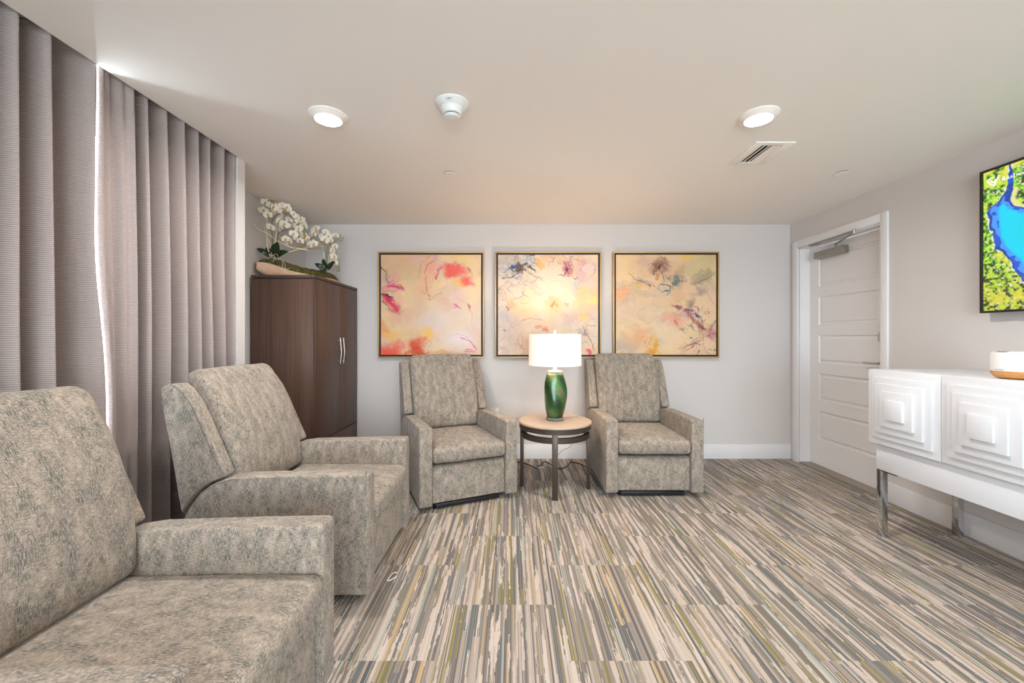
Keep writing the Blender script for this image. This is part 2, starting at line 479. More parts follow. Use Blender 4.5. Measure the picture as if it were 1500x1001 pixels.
# door casing
cw = 0.062
struct(boxes('trim_1', [(XR - .018, XR, DY0 - cw, DY0, 0, DZ + cw + .01), (XR - .018, XR, DY1, DY1 + cw + .01, 0, DZ + cw + .01), (XR - .018, XR, DY0, DY1, DZ, DZ + cw + .01)], M['trim'], bevel=0.003))
struct(boxes('trim_2', [(XR, XR + .105, DY0 - .001, DY0 + .012, 0, DZ), (XR, XR + .105, DY1 - .012, DY1 + .001, 0, DZ), (XR, XR + .105, DY0, DY1, DZ - .012, DZ + .001)], M['trim']))
struct(box('trim_3', XR - .005, XR + .11, DY0 + .012, DY1 - .012, 0.0, 0.012, plain('grey_threshold', rgb(150, 138, 128), .6)))

# door leaf with five recessed panels, at X = 3.0
def door_leaf():
    d = thing('door_1', None, None, (XR + .10, DY0 + .015, 0.016)); del_keys = None
    d['kind'] = 'structure'
    w, h = DY1 - DY0 - .03, DZ - .03 + .0
    zs = [(.25, .528), (.635, .895), (1.0, 1.268), (1.368, 1.64), (1.742, 2.045)]
    st = .115
    V, F = [], []
    def q(a, b, c, e): k = len(V); V.extend([a, b, c, e]); F.append((k, k + 1, k + 2, k + 3))
    ycuts = [0, st, w - st, w]
    zc = [0] + [z for p in zs for z in p] + [h]
    for i in range(3):
        for j in range(len(zc) - 1):
            panel = (i == 1 and j % 2 == 1)
            y0, y1, z0, z1 = ycuts[i], ycuts[i + 1], zc[j], zc[j + 1]
            if not panel:
                q((0, y0, z0), (0, y1, z0), (0, y1, z1), (0, y0, z1))
            else:
                rings = [(0, 0), (.006, .010), (.022, .010), (.034, .003)]
                for (a, da), (b, db) in zip(rings[:-1], rings[1:]):
                    A = [(da, y0 + a, z0 + a), (da, y1 - a, z0 + a), (da, y1 - a, z1 - a), (da, y0 + a, z1 - a)]
                    B = [(db, y0 + b, z0 + b), (db, y1 - b, z0 + b), (db, y1 - b, z1 - b), (db, y0 + b, z1 - b)]
                    for t in range(4): q(A[t], A[(t + 1) % 4], B[(t + 1) % 4], B[t])
                a, da = rings[-1]
                q((da, y0 + a, z0 + a), (da, y1 - a, z0 + a), (da, y1 - a, z1 - a), (da, y0 + a, z1 - a))
    T = .04
    q((T, 0, 0), (T, 0, h), (T, w, h), (T, w, 0)); q((0, 0, 0), (0, 0, h), (T, 0, h), (T, 0, 0)); q((0, w, 0), (T, w, 0), (T, w, h), (0, w, h))
    q((0, 0, h), (0, w, h), (T, w, h), (T, 0, h)); q((0, 0, 0), (T, 0, 0), (T, w, 0), (0, w, 0))
    me = bpy.data.meshes.new('door_panel'); me.from_pydata(V, [], F); me.materials.append(M['door'])
    bm = bmesh.new(); bm.from_mesh(me); bmesh.ops.remove_doubles(bm, verts=bm.verts, dist=1e-5)
    bmesh.ops.recalc_face_normals(bm, faces=bm.faces); bm.to_mesh(me); bm.free()
    link(bpy.data.objects.new('door_panel', me), d)
    # lever and deadbolt: axes along X
    def disc(name, y, z, r, t, par):
        o = lathe(name, [(r, 0), (r, t * .6), (r * .8, t)], M['steel'], par, 32); o.rotation_euler = (0, -PI / 2, 0); o.location = (0, y, z); return o
    disc('deadbolt', .072, 1.25, .055, .014, d)
    hd = disc('door_handle', .072, 1.036, .034, .012, d)
    tube('lever', [(0, 0, .01), (0, 0, .052), (0, .012, .058), (0, .05, .060), (0, .125, .058)], .0095, M['steel'], hd, 12)
    tube('thumbturn', [(.0, 0, .012), (.0, 0, .03)], .008, M['steel'], disc('latch_plate', .072, 1.25, .02, .018, d), 10, 1)
    return d
door = door_leaf()
for k in ('label', 'category'):
    if k in door: del door[k]
# door closer on leaf and frame
cl = thing('door_closer', 'brushed metal door closer with folded arm at top of the white door', 'door closer', (2.965, 3.75, 2.03))
box('closer_body', -.035, .033, -.165, .165, -.01, .055, M['closer'], cl, .004)
tube('closer_arm', [(-.005, -.07, .055), (-.005, -.07, .078), (-.02, -.09, .085), (-.12, -.40, .105)], .008, M['closer'], cl, 10, 4)
tube('closer_arm', [(-.12, -.40, .118), (-.09, -.1, .124), (-.075, .10, .128)], .009, M['closer'], cl, 10, 4)
lathe('pivot', [(.014, .095), (.014, .13), (.01, .134)], M['steel'], cl, 20, -.12, -.40)
box('arm_shoe', -.085, -.045, .06, .16, .115, .134, M['closer'], cl, .003)

# ------------------------------------------------------------------ curtains
def curtain(name, crests, y_start, y_end, label, xc=-1.868, amp=.068, edge_end=None, edge_start=None, first=1.0):
    # crests: Y of each crest; shape = cosine between crests, valley in between
    ks = sorted(crests)
    def off(y, z):
        if y <= ks[0]: ph = (y - ks[0]) / (ks[1] - ks[0]); i = 0
        elif y >= ks[-1]: ph = (y - ks[-1]) / (ks[-1] - ks[-2]); i = len(ks)
        else:
            for i in range(len(ks) - 1):
                if ks[i] <= y <= ks[i + 1]: ph = (y - ks[i]) / (ks[i + 1] - ks[i]); break
        g = 0.10 * mnoise.noise(Vector((i * 3.1, z * .7, 2.0)))
        a = amp * (1 + .25 * mnoise.noise(Vector((y * 3, z * .5, 0))))
        c = math.cos(2 * PI * (ph + g * math.sin(PI * (ph % 1))))
        if y < ks[1] and first < 1: c = 1 - (1 - c) * first
        s2 = 0.12 * math.sin(6 * PI * ph + z * .6) * a
        return a * c + s2
    N = int((y_end - y_start) / .006); NZ = 44; z0, z1 = 0.015, H + .17
    V, F, UV = [], [], []
    for j in range(NZ + 1):
        z = z0 + (z1 - z0) * j / NZ; s = 0.0; px = None
        for i in range(N + 1):
            t = i / N; y = y_start + (y_end - y_start) * t
            yy = y
            if edge_end: yy += edge_end(z) * max(0, 1 - (y_end - y) / .12)
            if edge_start: yy += edge_start(z) * max(0, 1 - (y - y_start) / .08)
            x = xc + off(y, z) * (1 - .15 * (z / H))
            sway = .010 * mnoise.noise(Vector((y * 2.2, z * 1.1, 5)))
            p = (x, yy + sway, z)
            if px: s += math.hypot(p[0] - px[0], p[1] - px[1])
            px = p; V.append(p); UV.append((s, z))
    for j in range(NZ):
        for i in range(N):
            a = j * (N + 1) + i; F.append((a, a + 1, a + N + 2, a + N + 1))
    me = bpy.data.meshes.new(name); me.from_pydata(V, [], F); me.materials.append(M['curtain'])
    uv = me.uv_layers.new(name='UVMap')
    for lp in me.loops: uv.data[lp.index].uv = UV[lp.vertex_index]
    for p in me.polygons: p.use_smooth = True
    o = link(bpy.data.objects.new(name, me))
    so = o.modifiers.new('thickness', 'SOLIDIFY'); so.thickness = 0.003
    return tag(o, label, 'curtain', None)
def SL(z): return .008 - .014 * math.exp(-((z - 1.75) / .4) ** 2) + .022 * math.exp(-((z - .95) / .35) ** 2)
near = [.02, .16, .30, .44, .58, .72, .86, .99, 1.11, 1.23, 1.35, 1.478, 1.582]
near = [-2.4 + .15 * k for k in range(16)] + near[0:]
curtain('curtain', near + [1.744], -2.5, 1.748, 'mauve grey ribbed curtain left of the bright slit, beside the nearest recliner', edge_end=lambda z: SL(z) - .004 * math.exp(-((z - 1.6) / .3) ** 2) + .0015 * math.sin(z * 11))
far = [1.776, 1.926, 1.998, 2.11, 2.223, 2.324, 2.413, 2.525, 2.622]
curtain('curtain', far, 1.764, 2.629, 'mauve grey ribbed curtain right of the bright slit, reaching towards the dark cabinet', edge_start=SL, first=.22)
rail = tag(box('curtain_track', -1.88, -1.85, -2.5, 2.62, H + .172, H + .2, M['white_plastic']), 'white curtain track hidden in the slot above both curtains', 'curtain track')

# ------------------------------------------------------------------ recliners
def arcpts(cx, cz, r, a0, a1, n):
    return [(cx + r * math.cos(a0 + (a1 - a0) * k / n), cz + r * math.sin(a0 + (a1 - a0) * k / n)) for k in range(n + 1)]
HW = .3835; AW = .097
def make_recliner(label, group, lean=0.0, shift=0.0):
    t = thing('recliner_armchair', label, 'armchair', group=group)
    fb = M['fabric']
    def U(u, z):                     # lean of the back
        return u
    arm = [(0.0, .045), (0.0, .597), (.004, .608), (.016, .614), (.25, .611), (.60, .602), (.68, .590), (.74, .566), (.79, .530), (.835, .475), (.868, .415), (.872, .36), (.85, .06), (.84, .045)]
    for s in (-1, 1):
        x0, x1 = sorted((s * HW, s * (HW - AW)))
        a = slab('armrest', arm, x0, x1, fb, t, .011, 3, 50)
        ln = [(s * (HW - .002), y, z - .009) for y, z in arm[4:11]]
        ln = [(s * (HW - .0015), .012, .07), (s * (HW - .0015), .012, .59), (s * (HW - .0015), .030, .601)] + ln
        tube('seam', [(x, y, z) for x, y, z in ln], .0016, M['thread'], a, 5, 3)
    wing = [(.880, .425), (.842, .487), (.797, .541), (.747, .577), (.685, .600), (.672, .606), (.695, .66), (.739, .76), (.786, .87), (.828, .955), (.870, 1.016), (.905, 1.040), (.950, 1.040), (.982, 1.026), (.988, 1.0), (.93, .70), (.888, .45)]
    wing = [(U(u, z), z) for u, z in wing]
    WW = .080
    for s in (-1, 1):
        x0, x1 = sorted((s * (HW - .004), s * (HW - WW)))
        w = slab('wing', wing, x0, x1, fb, t, .014, 3, 50)
        ln = [(s * (HW - .0045), y + .016 + (.012 if k > 3 else 0), z) for k, (y, z) in enumerate(wing[6:12])]
        tube('seam', ln, .0016, M['thread'], w, 5, 3)
    bp = [(.80, .10), (.86, .12), (.885, .42), (.93, .70), (.984, 1.0), (.978, 1.026), (.95, 1.036), (.90, 1.030), (.84, .70), (.80, .42)]
    slab('back_panel', [(U(u, z) if z > .3 else u, z) for u, z in bp], -(HW - WW - .001), HW - WW - .001, fb, t, .01, 2, 50)
    # back cushion: x across, local y thickness, local z height
    def bwarp(p):
        h = (p.z + .315) / .63                       # 0..1 up the cushion
        z = .455 + .635 * h
        hc = max(0, h); u = .632 + .04 * hc + .18 * hc ** 2.4 + .016 + (p.y + .074) * (1 - .45 * min(1, hc) ** 2)
        xx = p.x * (1.0 + .0 * h)
        z -= .03 * (p.y / .075) * 0
        return (xx, u + shift + lean * (z - .45), z - .35 * (p.y) * .5)
    pillow('back_cushion', .296, .074, .318, .044, fb, t, (0.004, .020, .006), bwarp, 16, .0035, 3)
    def swarp(p):
        return (p.x, p.y + .325 + .0, p.z + .405)
    pillow('seat_cushion', .2855, .335, .058, .034, fb, t, (0, .008, .016), swarp, 16, .003, 1)
    fp = [(.026, .055), (.022, .07), (.022, .306), (.030, .318), (.06, .322), (.10, .322), (.10, .055)]
    slab('front_panel', fp, -.2835, .2835, fb, t, .008, 2, 50)
    bs = boxes('base', [(-.28, .28, .11, .80, .04, .33), (-.25, .25, .05, .80, .008, .040)], M['black'], t, .003)
    for sx in (-1, 1):
        for uy in (.09, .78):
            lathe('foot', [(.016, 0), (.018, .006), (.011, .014), (.010, .05)], M['black'], t, 20, sx * .25, uy)
    # move the origin to the middle of the chair
    return t
GR = 'recliners along the curtain and back wall'
def place(o, fx, fy, rz, label=None):
    # fx, fy: middle of the front edge; local +y runs from front to back
    o.location = (fx, fy, 0); o.rotation_euler = (0, 0, rz)
    if label: o['label'] = label
c2 = make_recliner('grey beige recliner in front of the far curtain, seen from its side', GR)
place(c2, -.677, 2.277, R(90))
c3 = copy_tree(c2); place(c3, -.307, 3.006, R(24), 'grey beige recliner angled beside the left side of the round table')
c4 = copy_tree(c2); place(c4, 1.118, 3.147, R(0), 'grey beige recliner facing straight out, right of the lamp table')
c1 = make_recliner('nearest grey beige recliner, cut off by the left edge of the picture', GR, lean=-.055, shift=-.035)
place(c1, -.643, 1.092, R(90.8))

# ------------------------------------------------------------------ round side table
tb = thing('side_table', 'round side table with beige top and dark bronze legs between two recliners', 'table', (.362, 3.40, 0))
lathe('tabletop', [(.300, .547), (.305, .551), (.305, .561), (.300, .566)], M['stone'], tb, 72)
lathe('upper_ring', [(.272, .507), (.301, .507), (.301, .547), (.272, .547)], M['bronze'], tb, 72, close=True)
lathe('lower_ring', [(.255, .436), (.287, .436), (.287, .477), (.255, .477)], M['bronze'], tb, 72, close=True)
for a in (-6, 84, 174, 264):
    l = box('leg', -.014, .014, -.023, .023, 0, .507, M['bronze'], tb, .002)
    l.location = (.278 * math.cos(R(a)), .278 * math.sin(R(a)), 0); l.rotation_euler = (0, 0, R(a))

# ------------------------------------------------------------------ table lamp
lp = thing('table_lamp', 'lit table lamp with white drum shade and twisted green glass base', 'lamp', (.362, 3.40, .566))
lathe('plinth', [(.071, 0), (.075, .003), (.075, .024), (.071, .027)], M['acrylic'], lp, 64)
def tw(r, a, z):
    s = (z - .03) / .38
    k = math.sin(PI * max(0, min(1, s))) ** .6
    ph = 3 * a + 9.0 * z
    return r * (1 + k * (.075 * math.sin(ph) + .04 * math.sin(2 * a - 16 * z)))
prof = []
for i in range(41):
    s = i / 40
    r = .060 + .030 * math.sin(PI * min(1, s * 1.05)) ** .7 if s < .95 else .063 - .006 * (s - .95) / .05
    r = .062 + .032 * math.sin(PI * (s ** .95)) ** .7
    prof.append((r, .028 + .372 * s))
prof = [(.050, .026)] + prof + [(.055, .404)]
lathe('glass_base', prof, M['green_glass'], lp, 96, mod=tw, angle=60)
lathe('cap', [(.058, .404), (.062, .407), (.062, .414), (.025, .420), (.016, .424), (.015, .47), (.010, .475)], M['cap'], lp, 40)
sh = lathe('lamp_shade', [(.221, .463), (.219, .724), (.2165, .724), (.2185, .463)], M['shade'], lp, 96, close=True)
boxes('shade_spider', [(-.217, .217, -.002, .002, .700, .704), (-.002, .002, -.217, .217, .700, .704)], M['cap'], sh)
tube('harp', [(0, 0, .46), (.05, 0, .52), (.055, 0, .62), (0, 0, .70), (-.055, 0, .62), (-.05, 0, .52), (0, 0, .46)], .002, M['cap'], lp, 6, 8)
lathe('finial', [(.010, .704), (.011, .708), (.011, .752), (.009, .756)], M['cap'], lp, 20)
lathe('bulb', [(.012, .475), (.014, .50), (.028, .54), (.030, .56), (.022, .585), (.006, .595)], emit('bulb_glass', (1, .8, .6, 1), 6), lp, 24)
tube('cord', [(.06, .05, .006), (.14, .10, .004), (.22, .16, .004), (.30, .19, -.002), (.315, .20, -.03), (.25, .32, -.20), (.20, .50, -.36), (.14, .56, -.41), (.10, .58, -.455), (.04, .62, -.520), (0.00, .66, -.560)], .0024, M['grey_plastic'], lp, 8, 6)

# cable along the floor behind the table
cb = tube('power_cable', [(.02, 4.06, .006), (.10, 4.05, .006), (.17, 3.97, .006), (.235, 3.86, .006), (.245, 3.87, .007), (.29, 3.99, .006), (.33, 4.08, .006), (.37, 4.03, .006),
           (.40, 3.95, .006), (.44, 3.87, .006), (.49, 3.87, .006), (.545, 3.95, .006), (.59, 4.06, .006), (.62, 4.05, .006), (.69, 3.98, .006), (.725, 3.85, .006), (.728, 3.55, .006), (.725, 3.40, .006)], .005, M['black'], None, 8, 6)
tag(cb, 'black power cable lying on the carpet behind the round table', 'cable')
zt = tube('cable_tie', [(-.02, 0, .004), (.02, .01, .012), (.05, .02, .004)], .003, M['white_plastic'], None, 6, 5); zt.location = (.262, 3.87, 0)
tag(zt, 'small white cable tie on the carpet behind the round table', 'cable tie')
wr = tube('loose_cord', [(0.03, .06, .004), (.012, .045, .008), (.002, .0, .005), (.0, -.012, .004), (.014, -.010, .004), (.042, .012, .012)], .0028, M['white_plastic'], None, 6, 6); wr.location = (-.645, 2.095, 0)
tag(wr, 'short white cord end on the carpet beside the recliner by the far curtain', 'cord')
# wall outlet with plug
ou = thing('wall_outlet', 'white wall outlet behind the right armrest of the angled recliner', 'outlet', (-.182, YB, .47))
box('cover_plate', -.044, .044, -.007, 0, -.06, .06, M['white_plastic'], ou, .004)
box('plug', -.03, .03, -.03, -.0071, -.02, .045, M['white_plastic'], ou, .008)
box('socket', -.006, .006, -.0085, -.0065, .048, .054, M['gap'], ou)

# ------------------------------------------------------------------ cabinet
cab = thing('tall_cabinet', 'tall dark walnut cabinet with two doors in the back left corner', 'cabinet', (-1.863, 3.725, 0))
hx, hy = .262, .445                          # half depth, half width
W = M['walnut']
boxes('body', [(-hx, hx - .02, -hy, -hy + .02, .0, 1.738), (-hx, hx - .02, hy - .02, hy, .0, 1.738), (-hx, -hx + .012, -hy + .02, hy - .02, 0, 1.738),
               (-hx + .012, hx - .022, -hy + .02, hy - .02, .06, .08), (-hx + .012, hx - .022, -hy + .02, hy - .02, .37, .39), (-hx + .012, hx - .022, -hy + .02, hy - .02, 1.72, 1.738),
               (hx - .06, hx - .04, -hy + .02, hy - .02, 0, .06)], W, cab, .0008)
box('top_panel', -hx, hx, -hy - .001, hy + .001, 1.752, 1.772, W, cab, .001)
box('top_gap_shade', -hx + .02, hx - .004, -hy + .004, hy - .004, 1.7395, 1.752, M['gap'], cab)  # solid dark strip, stands for the shade under the top panel
def cab_door(y0, y1, hy_):
    d = box('door', hx - .02, hx, y0, y1, .402, 1.738, W, cab, .001)
    h = tube('handle', [(hx + .028, hy_, 1.02), (hx + .036, hy_, 1.10), (hx + .039, hy_, 1.13), (hx + .036, hy_, 1.16), (hx + .028, hy_, 1.26)], .0055, M['steel'], d, 10, 6)
    tube('handle_post', [(hx - .001, hy_, 1.045), (hx + .030, hy_, 1.045)], .005, M['steel'], h, 10, 0)
    tube('handle_post', [(hx - .001, hy_, 1.235), (hx + .030, hy_, 1.235)], .005, M['steel'], h, 10, 0)
cab_door(-hy + .001, -.0015, -.035)
cab_door(.0015, hy - .012, .035)
box('drawer', hx - .02, hx, -hy + .001, hy - .012, .07, .388, W, cab, .001)
box('drawer_gap_shade', hx - .0215, hx - .003, -hy + .001, hy - .012, .389, .401, M['gap'], cab)  # shade line between doors and drawer, drawn as a dark strip
box('side_gap_shade', hx - .02, hx - .004, hy - .010, hy - .001, .07, 1.74, M['gap'], cab)  # dark filler for the shade at the far end of the fronts

# ------------------------------------------------------------------ orchid arrangement on the cabinet
def at(px, py, Y):                      # a place in the room seen at that point at depth Y
    return Vector(((px - 750) * Y / 590.0, Y, 1.26 + (495 - py) * Y / 590.0))
ORG = Vector((-1.90, 3.66, 1.772))
orc = thing('orchid_arrangement', 'white orchids with moss and curly twigs in a long wooden bowl on the tall cabinet', 'flower arrangement', ORG)
A0, A1 = Vector((-2.105, 3.31, 0)) - Vector((ORG.x, ORG.y, 0)), Vector((-1.735, 4.02, 0)) - Vector((ORG.x, ORG.y, 0))
ax = (A1 - A0); LEN = ax.length; ax.normalize(); sd = Vector((ax.y, -ax.x, 0))
def bowl():
    V, F = [], []; NU, NV = 40, 20
    def ring(inset):
        for i in range(NU + 1):
            t = i / NU; w = .105 * (math.sin(PI * min(1, max(0, t * .98 + .01))) ** .55) - inset
            w = max(w, .004)
            rim = .052 + .058 * math.exp(-(t / .28) ** 2) + .003 * math.sin(t * 17)
            base = .055 * (max(0, 1 - t / .16)) ** 2 + .03 * max(0, (t - .86) / .14) ** 2
            c = A0 + ax * LEN * t
            for j in range(NV + 1):
                th = PI * j / NV
                x = -math.cos(th) * w
                z = rim - (rim - base - inset) * (math.sin(th) ** .7)
                p = c + sd * x; V.append((p.x, p.y, z + (.0 if not inset else 0)))
    ring(0); ring(.010)
    n = (NU + 1) * (NV + 1)
    for i in range(NU):
        for j in range(NV):
            a = i * (NV + 1) + j
            F.append((a, a + 1, a + NV + 2, a + NV + 1)); F.append((n + a, n + a + NV + 1, n + a + NV + 2, n + a + 1))
        for j in (0, NV):
            a = i * (NV + 1) + j; F.append((a, a + NV + 1, n + a + NV + 1, n + a))
    return mesh('bowl', V, F, M['bowlwood'], orc, smooth=True, angle=60)
bowl()
def moss():
    V, F = [], []; NU, NV = 60, 22
    for i in range(NU + 1):
        t = i / NU; w = .094 * (math.sin(PI * (t * .96 + .02)) ** .5)
        rim = .052 + .050 * math.exp(-(t / .28) ** 2)
        hgt = (.096 + .012 * math.sin(t * 9)) * math.sin(PI * (t * .94 + .03)) ** .4
        c = A0 + ax * LEN * (t * .95 + .03)
        for j in range(NV + 1):
            s = -1 + 2 * j / NV
            p = c + sd * s * w
            z = rim - .012 + hgt * math.sqrt(max(0, 1 - s * s)) + .010 * mnoise.noise(Vector((p.x * 28, p.y * 28, 0))) + .005 * mnoise.noise(Vector((p.x * 90, p.y * 90, 3)))
            V.append((p.x, p.y, z))
    for i in range(NU):
        for j in range(NV):
            a = i * (NV + 1) + j; F.append((a, a + 1, a + NV + 2, a + NV + 1))
    return mesh('moss', V, F, M['moss'], orc, smooth=True, angle=80)
moss()
def loc(px, py, Y): return at(px, py, Y) - ORG
def stem(pts, r=.0028, nm='stem', mat='stem', taper=.6):
    return tube(nm, pts, r, M[mat], orc, 6, 5, taper)
# plant one, by the near end
Y1 = 3.42; P1 = loc(400, 378, Y1)
stem([P1, loc(398, 345, 3.41), loc(395, 315, 3.38), loc(396, 300, 3.36), loc(403, 293, 3.35)])
stem([P1, loc(399, 345, 3.43), loc(399, 322, 3.45), loc(411, 313, 3.48), loc(425, 315, 3.52), loc(437, 323, 3.57), loc(445, 332, 3.60), loc(448, 342, 3.62)])
stem([P1, loc(407, 350, 3.42), loc(408, 325, 3.42), loc(420, 318, 3.44)], .0022)
stem([loc(407, 375, 3.42), loc(407, 345, 3.45), loc(418, 338, 3.50), loc(430, 342, 3.56), loc(442, 350, 3.6)], .0024)
stem([loc(409, 345, 3.44), loc(420, 350, 3.48), loc(430, 362, 3.54), loc(438, 366, 3.58)], .002)
# plant two
Y2 = 3.86; P2 = loc(478, 398, Y2)
stem([P2, loc(477, 370, 3.85), loc(474, 350, 3.82), loc(465, 344, 3.78), loc(455, 349, 3.72), loc(444, 361, 3.66), loc(436, 366, 3.62)])
stem([P2, loc(479, 365, 3.86), loc(486, 356, 3.88), loc(497, 349, 3.9), loc(499, 345, 3.9)])
stem([P2, loc(482, 362, 3.87), loc(489, 361, 3.88), loc(494, 375, 3.89), loc(497, 392, 3.9), loc(495, 398, 3.9)])
stem([P2, loc(473, 365, 3.85), loc(470, 352, 3.82), loc(478, 342, 3.8)], .0022)
# bleached twigs
def twig(pts, r=.0055): return tube('twig', pts, r, M['twig'], orc, 6, 6, .5)
twig([loc(450, 366, 3.62), loc(425, 362, 3.55), loc(405, 352, 3.45), loc(393, 343, 3.38), loc(381, 337, 3.34), loc(369, 328, 3.30)])
twig([loc(396, 376, 3.4), loc(392, 362, 3.4), loc(391, 345, 3.4), loc(391, 320, 3.4), loc(393, 300, 3.4)])
twig([loc(398, 376, 3.4), loc(396, 360, 3.42), loc(390, 344, 3.4), loc(387, 332, 3.38)], .0035)
twig([loc(399, 374, 3.4), loc(403, 355, 3.4), loc(405, 335, 3.42), loc(403, 325, 3.42)], .0035)
twig([loc(421, 370, 3.5), loc(440, 365, 3.6), loc(460, 361, 3.7), loc(476, 361, 3.8)], .0035)
twig([loc(440, 364, 3.6), loc(455, 368, 3.66), loc(472, 366, 3.8)], .003)
twig([loc(475, 378, 3.85), loc(471, 362, 3.84), loc(463, 346, 3.8)], .003)
twig([loc(476, 380, 3.85), loc(470, 355, 3.85), loc(469, 343, 3.85)], .003)
twig([loc(484, 385, 3.85), loc(485, 372, 3.87), loc(483, 360, 3.87)], .0035)
# leaves
def leaf(base, tip, w, bend=.02):
    base, tip = Vector(base), Vector(tip); d = tip - base; L = d.length; dn = d.normalized()
    side = dn.cross(Vector((0, -1, .25))).normalized(); nrm = side.cross(dn).normalized()
    V, F = [], []; N = 12
    for k in range(2):
        for i in range(N + 1):
            t = i / N; ww = w * (math.sin(PI * min(1, t * .93 + .07)) ** .75)
            c = base + d * t + nrm * bend * math.sin(PI * t) - Vector((0, 0, 1)) * bend * t * t
            for s in (-1, -.5, 0, .5, 1):
                V.append(c + side * s * ww + nrm * (abs(s) ** 1.3 * ww * .25 - k * .0018))
    n = (N + 1) * 5
    for k in range(2):
        for i in range(N):
            for j in range(4):
                a = k * n + i * 5 + j; F.append((a, a + 1, a + 6, a + 5))
    for i in range(N):
        for j in (0, 4):
            a = i * 5 + j; F.append((a, a + 5, n + a + 5, n + a))
    return mesh('leaf', V, F, M['leaf'], orc, smooth=True, angle=60)
leaf(loc(398, 377, 3.42), loc(376, 360, 3.36), .024)
leaf(loc(404, 377, 3.40), loc(407, 353, 3.36), .042, .01)
leaf(loc(405, 378, 3.44), loc(423, 365, 3.46), .028)
leaf(loc(400, 376, 3.46), loc(390, 359, 3.50), .018)
leaf(loc(477, 396, 3.86), loc(461, 383, 3.82), .024)
leaf(loc(478, 396, 3.84), loc(473, 378, 3.84), .022, .008)
leaf(loc(480, 396, 3.86), loc(490, 381, 3.88), .024, .008)
leaf(loc(479, 396, 3.9), loc(484, 384, 3.95), .02)
leaf(loc(478, 397, 3.82), loc(468, 392, 3.76), .02)
# air roots
for pts in ([(397, 376), (402, 375), (400, 384)], [(396, 377), (405, 372), (407, 379), (402, 381)], [(409, 379), (414, 383), (413, 393)], [(411, 380), (417, 386), (418, 394)], [(413, 392), (422, 394), (425, 392)],
            [(478, 394), (484, 398), (490, 402)], [(480, 396), (488, 398), (494, 404)]):
    Y = 3.36 if pts[0][0] < 440 else 3.78
    tube('root', [loc(x, y, Y) for x, y in pts], .0022, M['root'], orc, 6, 4)
# flowers
def petal_pts(V, F, ang, L, w, cup, z0=0):
    N = 6; k0 = len(V); c, s = math.cos(ang), math.sin(ang)
    for i in range(N + 1):
        t = i / N; ww = w * math.sin(PI * min(1, (t * .9 + .06))) ** .6
        for q in (-1, 0, 1):
            x = t * L; y = q * ww; z = z0 + cup * t * t - abs(q) * .12 * ww + cup * .4 * math.sin(t * 5)
            V.append((x * c - y * s, x * s + y * c, z))
    for i in range(N):
        for j in range(2):
            a = k0 + i * 3 + j; F.append((a, a + 1, a + 4, a + 3))
V, F = [], []
for a, L, w in ((90, .033, .011), (210, .033, .011), (330, .033, .011)): petal_pts(V, F, R(a), L, w, .006, -.001)
for a in (12, 168): petal_pts(V, F, R(a), .035, .019, .008, .001)
fme = mesh('flower', V, F, M['petal'], orc, smooth=True, angle=60)
V, F = [], []
petal_pts(V, F, R(270), .014, .006, .010, .003); petal_pts(V, F, R(60), .007, .004, .008, .003); petal_pts(V, F, R(120), .007, .004, .008, .003)
lme = mesh('lip', V, F, M['lip'], fme, smooth=True, angle=60)
pos1 = [(389, 297), (386, 309), (392, 315), (401, 303), (401, 313), (406, 309), (414, 302), (420, 304), (411, 318), (409, 324), (417, 329), (423, 322), (430, 314), (433, 317), (437, 324), (429, 331),
        (443, 326), (446, 331), (438, 335), (441, 322), (430, 343), (437, 341), (433, 350), (440, 353), (418, 350), (423, 354), (396, 333), (411, 334)]
pos2 = [(463, 335), (459, 341), (455, 345), (464, 341), (450, 350), (446, 347), (459, 357), (453, 358), (477, 340), (481, 346), (471, 347), (492, 345), (484, 352), (491, 361), (487, 367), (489, 376), (491, 385), (476, 351)]
rng = random.Random(11)
first = True
for k, (px, py) in enumerate(pos1 + pos2):
    Y = (3.36 + (px - 386) / 60 * .24 if k < len(pos1) else 3.70 + (px - 446) / 50 * .20) + rng.uniform(-.03, .03)
    p = loc(px, py, Y)
    f = fme if first else fme.copy()
    if not first:
        link(f); f.parent = orc; l2 = lme.copy(); link(l2); l2.parent = f
    first = False
    f.location = p
    f.rotation_euler = (R(90 + rng.uniform(-30, 30)), R(rng.uniform(-25, 25)), R(25 + rng.uniform(-55, 55)))
    f.scale = (rng.uniform(.95, 1.3),) * 3
bud = None
for px, py, Y in ((393, 294, 3.35), (398, 294, 3.35), (401, 298, 3.35), (448, 340, 3.62), (450, 335, 3.62), (445, 343, 3.62), (434, 361, 3.58), (440, 362, 3.6), (443, 362, 3.62), (436, 365, 3.6),
                  (498, 345, 3.9), (500, 352, 3.9), (502, 349, 3.9), (496, 393, 3.9), (494, 397, 3.9), (497, 397, 3.9), (447, 345, 3.7), (439, 352, 3.6)):
    if bud is None:
        bud = lathe('bud', [(.001, -.009), (.006, -.005), (.0075, 0), (.006, .006), (.001, .010)], M['bud'], orc, 10, angle=80); b = bud
    else:
        b = bud.copy(); link(b); b.parent = orc
    b.location = loc(px, py, Y)

